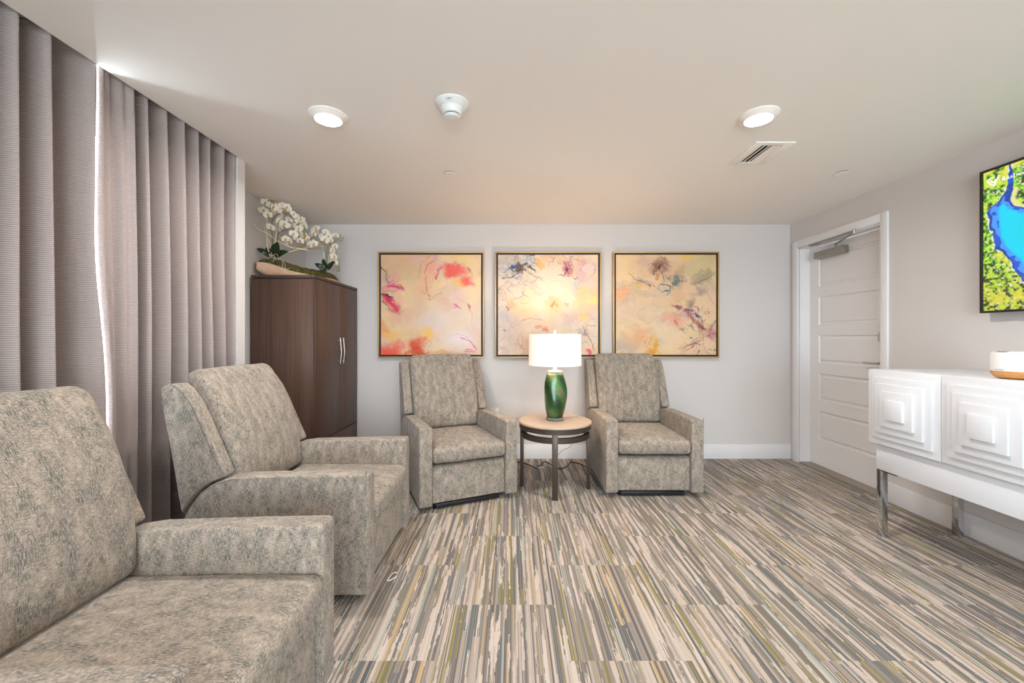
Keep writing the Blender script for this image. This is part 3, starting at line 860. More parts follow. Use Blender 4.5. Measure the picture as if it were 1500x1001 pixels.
# ------------------------------------------------------------------ paintings
class Canvas:
    def __init__(s, n, base, seed):
        s.n = n; s.rs = np.random.RandomState(seed)
        g = (np.arange(n) + .5) / n
        s.U, s.V = np.meshgrid(g, g)
        s.seed = seed
        s.C = np.ones((n, n, 3)) * np.array(base, float)
        s.wu = (s.fbm(5, 4) - .5); s.wv = (s.fbm(5, 4) - .5)
        s.tex = s.fbm(9, 4); s.fu = (s.fbm(26, 3) - .5); s.fv = (s.fbm(26, 3) - .5)
    def fbm(s, f, oct=4):
        out = np.zeros_like(s.U); amp, tot = 1, 0
        for o in range(oct):
            m = int(f * 2 ** o) + 2
            G = s.rs.rand(m + 1, m + 1)
            x = s.U * (m - 1); y = s.V * (m - 1)
            i = x.astype(int); j = y.astype(int); fx = x - i; fy = y - j
            fx = fx * fx * (3 - 2 * fx); fy = fy * fy * (3 - 2 * fy)
            out += amp * ((G[j, i] * (1 - fx) + G[j, i + 1] * fx) * (1 - fy) + (G[j + 1, i] * (1 - fx) + G[j + 1, i + 1] * fx) * fy)
            tot += amp; amp *= .55
        return out / tot
    def lay(s, m, col):
        m = np.clip(m, 0, 1)[..., None]; s.C = s.C * (1 - m) + np.array(col, float) * m
    def blob(s, u, v, ru, rv, col, a=.8, ang=0, soft=.5, warp=.16, fine=.05):
        x = s.U - u + s.wu * warp + s.fu * fine; y = s.V - v + s.wv * warp + s.fv * fine
        c, q = math.cos(R(ang)), math.sin(R(ang))
        d = np.sqrt(((x * c + y * q) / ru) ** 2 + ((-x * q + y * c) / rv) ** 2)
        s.lay(a * np.clip((1 + soft - d) / (2 * soft + 1e-6), 0, 1) ** 1.4 * (.55 + .8 * s.tex), col)
    def dist(s, pts, warp=.015):
        P = np.array([tuple(p)[:2] for p in spline([(a, b, 0) for a, b in pts], 6)])
        x = s.U + s.fu * warp; y = s.V + s.fv * warp
        D = np.full_like(s.U, 9.0); T = np.zeros_like(s.U); n = len(P) - 1
        for i in range(n):
            ax_, ay = P[i]; bx, by = P[i + 1]; dx, dy = bx - ax_, by - ay
            t = np.clip(((x - ax_) * dx + (y - ay) * dy) / (dx * dx + dy * dy + 1e-9), 0, 1)
            d = np.hypot(x - ax_ - t * dx, y - ay - t * dy); k = d < D
            D[k] = d[k]; T[k] = (i + t[k]) / n
        return D, T
    def line(s, pts, w, col, a=.7, warp=.035):
        D, T = s.dist(pts, warp)
        ww = w * (.35 + .65 * np.sin(PI * np.clip(T, 0.02, .98)))
        s.lay(a * np.clip(1.3 - D / ww, 0, 1) * np.clip(.35 + 1.3 * (s.tex - .2), 0, 1), col)
    def petal(s, pts, w, fill, edge, a=.5, ea=.6):
        D, T = s.dist(pts, .06)
        ww = w * np.sin(PI * np.clip(T, 0, 1)) ** .7 * (1 + 1.2 * s.wu) + 1e-4
        m = np.clip((ww - D) / (.7 * w) + .25, 0, 1) * (.5 + .9 * s.tex)
        s.lay(m * a, fill); s.lay(ea * np.clip(1 - np.abs(D - ww) / .006, 0, 1) * (T > .03) * (T < .97) * np.clip((s.tex - .38) / .2, 0, 1), edge)
    def wisps(s, n, u0, u1, v0, v1, cols, w=.003, a=.4, L=.12, curl=2.0):
        for _ in range(n):
            p = [s.rs.uniform(u0, u1), s.rs.uniform(v0, v1)]; t = s.rs.uniform(0, 6.28); pts = [tuple(p)]
            cu = s.rs.uniform(-curl, curl)
            for k in range(4):
                t += cu * .5 + s.rs.uniform(-.4, .4); p = [p[0] + math.cos(t) * L / 4, p[1] + math.sin(t) * L / 4]; pts.append(tuple(p))
            s.line(pts, w * s.rs.uniform(.6, 1.5), cols[s.rs.randint(len(cols))], a * s.rs.uniform(.5, 1.2))
    def veil(s, cols, n=26, a=.34):
        for _ in range(n):
            u, v = s.rs.rand(2); col = cols[s.rs.randint(len(cols))]
            s.blob(u, v, s.rs.uniform(.05, .16), s.rs.uniform(.03, .09), col, a * s.rs.uniform(.6, 1.3), s.rs.uniform(-60, 60), .45, .3, .08)
            p = [u, v]; t = s.rs.uniform(0, 6.28); pts = [(u, v)]; L = s.rs.uniform(.1, .28); cu = s.rs.uniform(-1.2, 1.2)
            for k in range(4):
                t += cu; p = [p[0] + math.cos(t) * L / 4, p[1] + math.sin(t) * L / 4]; pts.append(tuple(p))
            if _ % 2: s.petal(pts, s.rs.uniform(.02, .055), col, tuple(c * .74 for c in col), a, .35)
    def mottle(s, f, col, a, thr=.5, w=.15):
        s.lay(a * np.clip((s.fbm(f, 5) - thr) / w, 0, 1), col)

def paint_red():
    c = Canvas(250, (226, 198, 166), 3)
    c.mottle(3, (232, 208, 164), .7); c.mottle(4, (222, 178, 146), .5, .52); c.mottle(7, (214, 196, 178), .4, .55)
    c.veil([(208, 168, 132), (236, 214, 180), (222, 176, 160), (206, 190, 178), (238, 206, 150), (226, 190, 196)], 30)
    c.blob(.25, .18, .3, .15, (212, 182, 148), .6); c.blob(.75, .7, .35, .35, (232, 216, 208), .75); c.blob(.45, .66, .2, .08, (220, 205, 200), .6)
    c.blob(.9, .35, .12, .3, (236, 214, 176), .7); c.blob(.8, .05, .15, .06, (236, 208, 146), .7)
    c.blob(.42, .35, .12, .18, (230, 190, 150), .5)
    c.petal([(.47, .42), (.44, .22), (.52, .07), (.60, .10)], .08, (232, 176, 156), (150, 110, 96), .5, .35)
    c.blob(.50, .14, .09, .07, (234, 168, 150), .6); c.blob(.56, .02, .03, .05, (196, 172, 200), .5)
    c.line([(.61, .13), (.57, .17), (.55, .24)], .016, (196, 40, 92), .85)
    c.blob(.74, .15, .12, .045, (238, 84, 66), .95, 0, .5, .1); c.blob(.70, .20, .06, .04, (232, 74, 60), .8, -20, .5, .1)
    c.blob(.84, .26, .055, .055, (238, 70, 62), .95, 30, .5, .1); c.blob(.78, .28, .07, .04, (240, 186, 92), .75); c.blob(.90, .30, .04, .02, (236, 110, 130), .7, 30)
    c.line([(.86, .13), (.90, .17), (.92, .22)], .006, (92, 92, 74), .6); c.line([(.62, .12), (.72, .10), (.84, .13)], .006, (190, 110, 90), .5)
    c.line([(.72, .34), (.76, .42), (.84, .48), (.90, .58), (.90, .70)], .006, (190, 150, 170), .5)
    c.blob(.80, .42, .08, .08, (232, 196, 200), .5)
    c.line([(.72, .48), (.77, .51), (.80, .54)], .012, (214, 60, 120), .7); c.line([(.77, .50), (.73, .53)], .01, (226, 90, 130), .6); c.line([(.87, .49), (.89, .55)], .014, (210, 60, 120), .7)
    c.line([(.44, .20), (.45, .30), (.49, .44), (.55, .40), (.62, .39)], .006, (130, 104, 90), .6); c.line([(.44, .2), (.46, .10), (.55, .06)], .005, (120, 96, 84), .6)
    c.petal([(.55, .50), (.62, .46), (.70, .52), (.62, .56)], .03, (236, 176, 156), (220, 130, 120), .4, .3)
    # left magenta flower
    c.petal([(.02, .38), (.12, .24), (.20, .21)], .05, (232, 170, 166), (170, 120, 120), .6, .4)
    c.petal([(.02, .36), (.12, .34), (.23, .34)], .035, (238, 150, 170), (160, 50, 90), .5, .5)
    c.petal([(.02, .40), (.12, .44), (.23, .46)], .06, (234, 178, 164), (190, 120, 110), .6, .4)
    c.petal([(.02, .41), (.10, .50), (.20, .58)], .045, (226, 110, 120), (120, 70, 60), .7, .6)
    c.line([(.01, .395), (.06, .42), (.11, .49), (.17, .56)], .026, (206, 22, 84), .9)
    c.line([(.06, .33), (.12, .32), (.20, .33), (.23, .35)], .012, (206, 40, 110), .7); c.line([(.07, .30), (.10, .27), (.13, .26)], .012, (226, 110, 150), .6)
    c.line([(0, .12), (.05, .17), (.06, .24), (.08, .29)], .009, (52, 56, 50), .9); c.line([(0, .39), (.05, .40), (.12, .43)], .010, (40, 34, 34), .9)
    c.blob(.03, .22, .03, .08, (190, 178, 160), .7)
    c.line([(0, .46), (.05, .49), (.08, .54), (.14, .57)], .005, (110, 96, 70), .6)
    # bottom
    c.blob(.04, .72, .07, .08, (230, 156, 110), .75); c.blob(.10, .80, .10, .05, (240, 190, 110), .6); c.blob(.43, .78, .06, .06, (242, 196, 100), .7)
    c.blob(.06, .95, .14, .06, (236, 110, 84), .9); c.blob(.16, .90, .07, .05, (236, 130, 116), .6); c.blob(.24, .93, .06, .06, (240, 200, 180), .5)
    c.blob(.33, .92, .07, .07, (214, 76, 32), .9, -40); c.blob(.38, .86, .05, .04, (230, 110, 70), .7, -50); c.blob(.33, .98, .12, .02, (226, 100, 40), .8)
    c.wisps(14, .28, .45, .82, .98, [(190, 60, 30), (240, 150, 110)], .004, .5, .12); c.blob(.60, .98, .08, .02, (232, 170, 110), .7)
    c.blob(.78, .86, .17, .10, (236, 222, 224), .7)
    c.line([(.64, .84), (.76, .79), (.86, .83), (.96, .95)], .005, (200, 160, 190), .6); c.line([(.80, .82), (.88, .86), (.95, .94), (.90, .97), (.83, .97)], .009, (222, 90, 150), .65)
    c.line([(.84, .955), (.93, .95)], .008, (226, 90, 150), .6)
    c.wisps(30, 0, 1, 0, 1, [(210, 170, 140), (230, 190, 170), (190, 150, 140), (240, 214, 190)], .004, .3, .2)
    return c
def paint_cream():
    c = Canvas(250, (228, 208, 188), 8)
    c.mottle(3, (238, 220, 190), .7); c.mottle(5, (226, 190, 150), .5, .53); c.mottle(8, (214, 196, 184), .4, .55)
    c.veil([(204, 176, 158), (240, 222, 194), (186, 186, 192), (230, 186, 148), (226, 206, 150), (206, 170, 168)], 34)
    c.blob(.5, .35, .26, .22, (236, 222, 200), .7); c.blob(.12, .75, .18, .2, (206, 186, 180), .7); c.blob(.9, .15, .15, .14, (220, 192, 188), .6); c.blob(.3, .85, .15, .15, (226, 186, 150), .5)
    c.blob(.1, .14, .16, .14, (204, 196, 192), .7); c.blob(.33, .08, .06, .09, (200, 202, 206), .7)
    c.wisps(70, 0, .34, 0, .30, [(110, 124, 150), (150, 160, 176), (126, 108, 100), (214, 180, 130), (130, 140, 156)], .005, .42, .16)
    c.blob(.22, .13, .06, .035, (88, 74, 74), .8); c.wisps(26, .15, .30, .08, .18, [(40, 36, 44), (60, 50, 56), (120, 90, 90)], .005, .85, .06, 4)
    c.blob(.14, .10, .022, .022, (44, 84, 168), .95); c.line([(.05, .18), (.12, .13), (.2, .12)], .006, (60, 80, 130), .7); c.line([(.30, .01), (.37, 0)], .01, (50, 60, 90), .9)
    c.line([(.02, .24), (.12, .225), (.24, .18)], .006, (84, 76, 76), .7); c.line([(.28, .10), (.34, .14), (.38, .17)], .007, (60, 60, 66), .7)
    c.petal([(.37, .03), (.42, .10), (.47, .14)], .03, (232, 188, 104), (160, 120, 80), .8, .5); c.line([(.52, .02), (.56, .05), (.52, .09), (.50, .12)], .005, (110, 96, 90), .6)
    c.wisps(26, 0, .34, .28, .46, [(150, 154, 164), (120, 96, 92), (200, 160, 140)], .004, .5, .15)
    c.line([(.08, .33), (.13, .38), (.18, .45)], .006, (130, 140, 160), .6)
    c.blob(.70, .12, .04, .07, (204, 130, 136), .8, -20); c.wisps(20, .63, .76, .04, .22, [(150, 50, 80), (90, 60, 70), (214, 120, 140)], .004, .7, .08, 3); c.line([(.65, .06), (.68, .14), (.71, .20)], .006, (70, 60, 66), .6)
    c.blob(.71, .20, .02, .012, (196, 60, 90), .7); c.blob(.84, .06, .04, .03, (226, 160, 166), .6)
    c.petal([(.88, .08), (.90, .14), (.92, .22)], .055, (226, 210, 206), (140, 116, 112), .6, .45); c.line([(.96, .14), (.955, .19), (.91, .215)], .006, (100, 86, 84), .6)
    c.blob(.55, .50, .07, .09, (232, 190, 140), .7); c.blob(.56, .505, .018, .014, (222, 130, 60), .8); c.blob(.66, .49, .025, .02, (214, 160, 140), .6)
    c.blob(.24, .56, .12, .06, (234, 198, 144), .6); c.blob(.12, .48, .05, .05, (230, 170, 130), .6); c.line([(.07, .50), (.10, .53), (.09, .56)], .006, (70, 80, 100), .7)
    c.blob(.84, .62, .05, .04, (240, 208, 120), .8); c.blob(.95, .46, .04, .03, (244, 220, 130), .7); c.blob(.9, .38, .1, .06, (238, 196, 150), .5)
    c.blob(.05, .58, .08, .05, (186, 190, 196), .6); c.line([(.2, .68), (.3, .64), (.48, .66)], .006, (190, 130, 110), .6)
    c.wisps(16, .02, .3, .6, .95, [(190, 150, 140), (214, 170, 150), (170, 160, 160)], .005, .5, .2); c.blob(.44, .74, .02, .05, (214, 96, 70), .6); c.blob(.05, .76, .02, .015, (160, 80, 60), .7)
    c.line([(.22, .78), (.25, .86), (.23, .95)], .012, (222, 160, 140), .6)
    c.line([(.84, .70), (.87, .78), (.91, .84), (.95, .92), (.97, .97)], .006, (96, 74, 78), .7); c.line([(.86, .69), (.92, .71), (.98, .71)], .006, (140, 110, 60), .7); c.blob(.89, .83, .03, .02, (180, 110, 120), .6)
    c.blob(.90, .975, .03, .018, (220, 50, 60), .85); c.wisps(14, .82, 1, .65, .98, [(110, 90, 96), (190, 140, 130), (90, 100, 130)], .004, .55, .1)
    c.wisps(26, 0, 1, 0, 1, [(220, 180, 150), (236, 206, 180), (200, 160, 140)], .004, .3, .2)
    return c
def paint_mauve():
    c = Canvas(250, (226, 200, 170), 15)
    c.mottle(3, (232, 206, 164), .7); c.mottle(5, (218, 188, 162), .5, .53); c.mottle(7, (204, 190, 178), .4, .55)
    c.veil([(196, 166, 140), (236, 214, 180), (180, 168, 164), (226, 184, 150), (200, 190, 150), (198, 164, 166)], 36, .4)
    c.blob(.1, .15, .2, .2, (236, 204, 158), .6); c.blob(.3, .55, .25, .15, (230, 212, 180), .6); c.blob(.85, .12, .2, .15, (206, 194, 150), .6); c.blob(.55, .78, .2, .15, (232, 212, 188), .6)
    c.blob(.25, .06, .1, .05, (206, 170, 160), .6); c.blob(.68, .02, .06, .03, (236, 200, 96), .85)
    c.blob(.43, .09, .08, .06, (160, 116, 100), .75, 20); c.wisps(24, .36, .52, .04, .2, [(140, 96, 84), (110, 90, 80), (214, 180, 150)], .005, .5, .12, 1)
    c.wisps(18, .38, .45, .13, .21, [(40, 44, 50), (190, 110, 50), (90, 80, 90)], .005, .8, .05, 4); c.blob(.40, .21, .025, .02, (206, 130, 50), .6)
    c.blob(.60, .26, .055, .03, (96, 116, 124), .85); c.wisps(20, .54, .66, .21, .32, [(60, 76, 84), (90, 130, 150), (140, 150, 160)], .005, .75, .07, 3)
    c.blob(.48, .33, .06, .03, (186, 192, 194), .7); c.line([(.41, .33), (.45, .30), (.52, .31), (.54, .34), (.52, .365), (.49, .35), (.47, .37), (.42, .335)], .007, (44, 52, 52), .85)
    c.line([(.56, .36), (.54, .38), (.51, .41)], .008, (90, 120, 160), .6)
    c.blob(.26, .27, .06, .035, (176, 156, 136), .7); c.line([(.13, .19), (.19, .24), (.26, .26), (.30, .29)], .005, (96, 76, 60), .7); c.blob(.3, .29, .012, .015, (80, 80, 90), .7); c.line([(.3, .31), (.36, .30), (.41, .33)], .005, (190, 110, 80), .6)
    c.blob(.21, .33, .05, .02, (236, 190, 90), .7); c.blob(.05, .38, .06, .05, (234, 170, 120), .7); c.line([(.10, .40), (.14, .39), (.18, .41)], .005, (160, 110, 80), .5)
    c.petal([(.76, .31), (.85, .24), (.97, .17)], .055, (176, 162, 140), (120, 110, 96), .7, .4); c.line([(.78, .29), (.88, .25), (.97, .20)], .006, (100, 90, 80), .6)
    c.blob(.83, .37, .08, .045, (168, 146, 146), .75, -30); c.blob(.74, .48, .05, .04, (140, 120, 124), .6)
    c.line([(.90, .36), (.94, .44), (.99, .52)], .010, (190, 130, 116), .6); c.blob(.9, .5, .1, .1, (228, 202, 178), .5)
    c.blob(.60, .52, .05, .015, (150, 86, 104), .7); c.blob(.69, .53, .025, .018, (70, 30, 46), .9); c.line([(.70, .545), (.74, .55), (.77, .545)], .010, (36, 60, 80), .85)
    c.blob(.70, .58, .09, .06, (206, 158, 162), .7); c.line([(.72, .57), (.78, .66), (.86, .73), (.90, .74)], .022, (128, 56, 76), .8); c.blob(.79, .62, .025, .022, (36, 82, 160), .9)
    c.wisps(28, .68, .92, .54, .74, [(120, 50, 80), (160, 110, 130), (200, 180, 186), (80, 40, 60)], .005, .65, .1, 2)
    c.line([(.68, .67), (.76, .73), (.84, .77)], .006, (130, 150, 176), .6)
    c.petal([(.44, .66), (.52, .62), (.62, .68), (.66, .74)], .06, (228, 168, 146), (170, 130, 100), .7, .5); c.line([(.58, .65), (.62, .70)], .02, (176, 60, 70), .6); c.blob(.63, .74, .03, .015, (160, 130, 60), .7, 20)
    c.blob(.2, .82, .12, .10, (230, 176, 136), .65); c.line([(.15, .73), (.20, .69), (.24, .75)], .005, (200, 140, 110), .5)
    c.blob(.39, .93, .04, .07, (228, 152, 40), .85, 15); c.blob(.33, .98, .06, .02, (232, 160, 50), .7); c.wisps(14, .34, .42, .78, 1, [(222, 140, 40), (240, 180, 70)], .005, .6, .12, .8)
    c.blob(.07, .92, .1, .05, (196, 178, 166), .6); c.blob(.47, .86, .05, .03, (190, 196, 200), .5)
    c.blob(.95, .78, .07, .06, (196, 140, 142), .7); c.wisps(26, .80, 1, .70, .98, [(176, 110, 116), (210, 170, 160), (120, 90, 90), (226, 200, 190)], .006, .6, .2, .8)
    c.line([(.73, .88), (.78, .86), (.82, .82)], .005, (110, 130, 150), .6); c.line([(.73, .88), (.77, .90), (.82, .84)], .005, (110, 130, 150), .6); c.blob(.72, .81, .015, .012, (40, 60, 90), .8)
    c.line([(.60, .94), (.68, .92), (.76, .88)], .006, (170, 130, 100), .5)
    c.wisps(36, 0, 1, 0, 1, [(214, 176, 144), (234, 206, 178), (186, 150, 130), (200, 190, 170)], .004, .35, .2)
    return c

def colour_grid(name, n_u, n_v, colours, place_fn, mat, parent):
    """flat sheet carrying the picture's colours in its surface; colours[v, u] with v down from the top"""
    us = np.arange(n_u) / (n_u - 1); vs = np.arange(n_v) / (n_v - 1)
    UU, VV = np.meshgrid(us, vs)
    co = place_fn(UU.ravel(), VV.ravel()).astype(np.float32)
    i = np.arange(n_u - 1)[None, :]; j = np.arange(n_v - 1)[:, None]; a = (j * n_u + i).ravel()
    faces = np.stack([a, a + n_u, a + n_u + 1, a + 1], 1).astype(np.int32)
    me = bpy.data.meshes.new(name)
    me.vertices.add(len(co)); me.vertices.foreach_set('co', co.ravel())
    me.loops.add(faces.size); me.loops.foreach_set('vertex_index', faces.ravel())
    me.polygons.add(len(faces)); me.polygons.foreach_set('loop_start', (np.arange(len(faces)) * 4).astype(np.int32))
    me.update(calc_edges=True); me.validate()
    at_ = me.color_attributes.new('paint', 'FLOAT_COLOR', 'POINT')
    c = np.clip(colours.reshape(-1, 3) / 255.0, 0, 1)
    c = np.where(c <= .04045, c / 12.92, ((c + .055) / 1.055) ** 2.4)
    at_.data.foreach_set('color', np.concatenate([c, np.ones((len(c), 1))], 1).astype(np.float32).ravel())
    me.materials.append(mat)
    return link(bpy.data.objects.new(name, me), parent)

def painting(x0, label, cv):
    S = 1.097; z0 = 1.052
    p = thing('framed_painting', label, 'painting', (x0 + S / 2, YB, z0), group='abstract paintings on the back wall')
    h = S / 2; fw = .013; D = .05
    boxes('frame', [(-h, h, -D, -.002, 0, fw), (-h, h, -D, -.002, S - fw, S), (-h, -h + fw, -D, -.002, fw, S - fw), (h - fw, h, -D, -.002, fw, S - fw)], M['gold_frame'], p, .001)
    g = .018; a = h - fw
    boxes('inset', [(-a, a, -.037, -.003, fw, fw + g), (-a, a, -.037, -.003, S - fw - g, S - fw), (-a, -a + g, -.037, -.003, fw + g, S - fw - g), (a - g, a, -.037, -.003, fw + g, S - fw - g),
                    (-a + g, a - g, -.010, -.003, fw + g, S - fw - g)], M['black_frame'], p)
    b = a - g - .001
    cz0, cz1 = fw + g + .001, S - fw - g - .001
    box('canvas_edge', -b, b, -.040, -.0105, cz0, cz1, plain('canvas_side', rgb(226, 214, 198), .8), p)
    n = cv.n
    colour_grid('canvas', n, n, cv.C, lambda u, v: np.stack([-b + 2 * b * u, np.full_like(u, -.0405), cz1 - (cz1 - cz0) * v], 1), M['canvas'], p)
painting(-1.385, 'left abstract painting with red and magenta flowers on the back wall', paint_red())
painting(-.176, 'middle abstract painting in cream with blue tangle, behind the lamp', paint_cream())
painting(1.043, 'right abstract painting in beige with mauve and slate marks', paint_mauve())

# ------------------------------------------------------------------ console
cn = thing('console_cabinet', 'long white console with stepped square doors on chrome legs under the screen', 'sideboard', (2.59, 1.72, 0))
K = M['console']; cx0 = -.295; yh = .88
box('body', cx0 + .02, .27, -yh + .004, yh - .004, .592, 1.042, K, cn, .002)
box('top_panel', cx0 + .018, .285, -yh, yh, 1.043, 1.060, K, cn, .002)
boxes('apron', [(cx0 + .03, .255, -yh + .028, -.002, .427, .591), (cx0 + .03, .255, .002, yh - .028, .427, .591)], K, cn, .0015)
for k in range(4):
    y1 = yh - k * .44; y0 = y1 - .44
    yc, zc = (y0 + y1) / 2, .825
    hy2, hz2 = .2185, .2325
    rings = [(hy2, hz2, 0.0), (.180, .190, .0), (.180, .190, .013), (.143, .150, .013), (.143, .150, .026), (.100, .107, .026), (.100, .107, .039), (.054, .060, .039), (.054, .060, .052)]
    V, F = [], []
    xb = cx0 + .02; V += [(xb, yc + a * hy2, zc + b * hz2) for a, b in ((-1, -1), (1, -1), (1, 1), (-1, 1))]
    for (a, b, d) in rings:
        V += [(cx0 + .006 - d, yc + s * a, zc + t * b) for s, t in ((-1, -1), (1, -1), (1, 1), (-1, 1))]
    for r_ in range(len(rings)):
        for i in range(4): F.append((r_ * 4 + i, r_ * 4 + (i + 1) % 4, r_ * 4 + 4 + (i + 1) % 4, r_ * 4 + 4 + i))
    n = len(rings) * 4; F.append((n, n + 1, n + 2, n + 3)); F.append((3, 2, 1, 0))
    mesh('door', V, F, K, cn, bevel=.0012, seg=2)
for sx, sy in ((cx0 + .05, yh - .048), (.235, yh - .048), (cx0 + .05, -yh + .048), (.235, -yh + .048)):
    box('leg', sx - .019, sx + .019, sy - .019, sy + .019, 0, .427, M['chrome'], cn, .0015)
box('door_rail', cx0 + .03, cx0 + .045, yh - .16, yh - .06, .421, .427, M['gap'], cn)

# aroma diffuser
df = thing('diffuser', 'round white diffuser with light wooden base on the white console', 'diffuser', (2.455, 1.955, 1.060))
lathe('wooden_base', [(.064, .003), (.078, .010), (.0875, .026), (.089, .038)], M['bamboo'], df, 64)
lathe('foot_ring', [(.060, 0), (.062, .003)], M['black'], df, 48)
lathe('body', [(.089, .0385), (.0895, .041), (.0885, .046), (.0882, .050), (.087, .118), (.083, .128), (.074, .133), (.03, .134)], M['white_plastic'], df, 64)
box('button', -.082, -.062, -.018, .018, .1325, .1345, M['grey_plastic'], df, .0005)
box('front_label', -.0905, -.088, -.018, .018, .044, .0465, M['grey_plastic'], df)

# ------------------------------------------------------------------ television
TY0, TY1, TZ0, TZ1 = .98, 2.43, 1.408, 2.258
tv = thing('television', 'flat black television showing a turquoise forest lake, high on right wall', 'television', (2.84, (TY0 + TY1) / 2, TZ0))
th = (TY1 - TY0) / 2; tH = TZ1 - TZ0; bz = .012
boxes('bezel', [(-.02, .02, -th, th, 0, bz), (-.02, .02, -th, th, tH - bz * .8, tH), (-.02, .02, -th, -th + bz, bz, tH - bz), (-.02, .02, th - bz, th, bz, tH - bz), (-.005, .02, -th + bz, th - bz, bz, tH - bz)], M['black'], tv, .001)
box('wall_mount', .021, .058, -.25, .25, .2, .65, M['black'], tv)
def screen_pic():
    nu, nv = 480, 275
    rs = np.random.RandomState(5)
    c = Canvas(10, (0, 0, 0), 1)
    g_u = (np.arange(nu) + .5) / nu * (1.45 / .85); g_v = (np.arange(nv) + .5) / nv
    U, V = np.meshgrid(g_u, g_v)              # both in units of screen height
    def fb(f, o=3, seed=0):
        r2 = np.random.RandomState(seed); out = np.zeros_like(U); amp = 1; tot = 0
        for k in range(o):
            m = int(f * 2 ** k) + 2; G = r2.rand(m + 2, int(m * 1.75) + 3)
            x = U * m; y = V * m; i = x.astype(int); j = y.astype(int); fx = x - i; fy = y - j
            fx = fx * fx * (3 - 2 * fx); fy = fy * fy * (3 - 2 * fy)
            out += amp * ((G[j, i] * (1 - fx) + G[j, i + 1] * fx) * (1 - fy) + (G[j + 1, i] * (1 - fx) + G[j + 1, i + 1] * fx) * fy); tot += amp; amp *= .6
        return out / tot
    def mixc(C, m, col): m = np.clip(m, 0, 1)[..., None]; return C * (1 - m) + np.array(col, float) * m
    crown = fb(64, 2, 2); big = fb(5, 3, 3); yel = fb(9, 3, 4)
    C = np.ones((nv, nu, 3)) * np.array((96, 166, 44), float)
    C = mixc(C, (crown - .5) / .15, (176, 214, 66)); C = mixc(C, (.44 - crown) / .10, (58, 62, 44))
    C = mixc(C, ((yel - .55) / .1) * .6 , (206, 206, 70)); C = mixc(C, np.clip((V - .60) / .3, 0, 1) * .6 * (crown > .40), (196, 182, 62)); C = mixc(C, (fb(60, 2, 9) - .72) / .06, (210, 200, 196))
    # shoreline: left edge of the water as a function of height (u in screen heights)
    hv = [0.0, .06, .10, .14, .20, .24, .27, .30, .36, .48, .56, .62, .66, .74, .80, .88, 1.0]
    hu = [.158, .150, .140, .142, .125, .085, .040, .030, .035, .045, .075, .115, .150, .185, .22, .26, .34]
    rt = [.175, .172, .165, .175, .165, .150, .170, .200, .28, .9, .9, .9, .9, .9, .9, .7, .5]
    wob = (fb(16, 3, 6) - .5) * .05
    lft = np.interp(V, hv, hu) + wob; rgt = np.interp(V, hv, rt) + wob
    inside = np.minimum(U - lft, rgt - U)
    C = mixc(C, (inside + .012) / .006 * ((fb(50, 2, 7) > .5)), (214, 214, 214))
    C = mixc(C, inside / .004, (20, 62, 150)); C = mixc(C, (inside - .018) / .006, (70, 140, 232)); C = mixc(C, np.clip((fb(30, 2, 8) - .5) / .08, 0, 1) * (inside > .004) * (inside < .05), (24, 84, 190))
    C = mixc(C, (inside - .050 + wob) / .02, (0, 196, 224)); C = mixc(C, np.clip((inside - .12) / .2, 0, 1) * .7, (0, 190, 180))
    # bright sandy spit above the lake
    sp = np.minimum(U - (rgt + .004), .30 - V) ; C = mixc(C, ((.035 - (U - rgt)) / .01) * (U > rgt) * (V > .17) * (V < .36), (214, 204, 140))
    return C, nu, nv
C, nu, nv = screen_pic()
colour_grid('screen', nu, nv, C, lambda u, v: np.stack([np.full_like(u, -.0095), (th - bz) - (2 * (th - bz)) * u, (tH - bz) - (tH - 2 * bz) * v], 1), M['screen'], tv)
def text(body, size, loc_, rot, parent, mat, ext=.0003):
    cu = bpy.data.curves.new('lettering', 'FONT'); cu.body = body; cu.size = size; cu.extrude = ext; cu.materials.append(mat)
    tmp = bpy.data.objects.new('tmp', cu); COL.objects.link(tmp); bpy.context.view_layer.update()
    me = bpy.data.meshes.new_from_object(tmp); bpy.data.objects.remove(tmp)
    if not me.materials: me.materials.append(mat)
    o = link(bpy.data.objects.new('lettering', me), parent); o.location = loc_; o.rotation_euler = rot; return o
# screen faces -X, text runs towards -Y
RT = (R(90), 0, R(-90))
text('R', .031, (-.0105, 2.327 - 1.705, 2.166 - TZ0), RT, tv, M['screen_text'])
text('ELAX.FROM', .022, (-.0105, 2.305 - 1.705, 2.166 - TZ0), RT, tv, M['screen_text']).scale = (.78, 1, 1)
def strip(pts, w):
    V, F = [], []
    for (a, b) in pts:
        a = Vector((a[0], a[1])); b = Vector((b[0], b[1])); d = (b - a).normalized(); n = Vector((-d.y, d.x)) * w / 2
        k = len(V)
        for x in (-.0112, -.0098):
            for q in (a - n, b - n, b + n, a + n): V.append((x, q.x, q.y))
        F += [(k, k + 1, k + 2, k + 3), (k + 7, k + 6, k + 5, k + 4)] + [(k + i, k + (i + 1) % 4, k + 4 + (i + 1) % 4, k + 4 + i) for i in range(4)]
    return V, F
ly, lz = 2.366 - 1.705, 2.185 - TZ0
V, F = strip([((ly + .034, lz + .006), (ly - .002, lz - .034)), ((ly - .002, lz - .034), (ly - .026, lz + .022)), ((ly + .034, lz + .006), (ly + .018, lz + .018)), ((ly + .018, lz + .018), (ly - .006, lz + .016)),
              ((ly + .016, lz + .004), (ly - .002, lz - .016)), ((ly - .002, lz - .016), (ly - .010, lz + .004))], .0048)
mesh('emblem', V, F, M['screen_text'], tv)

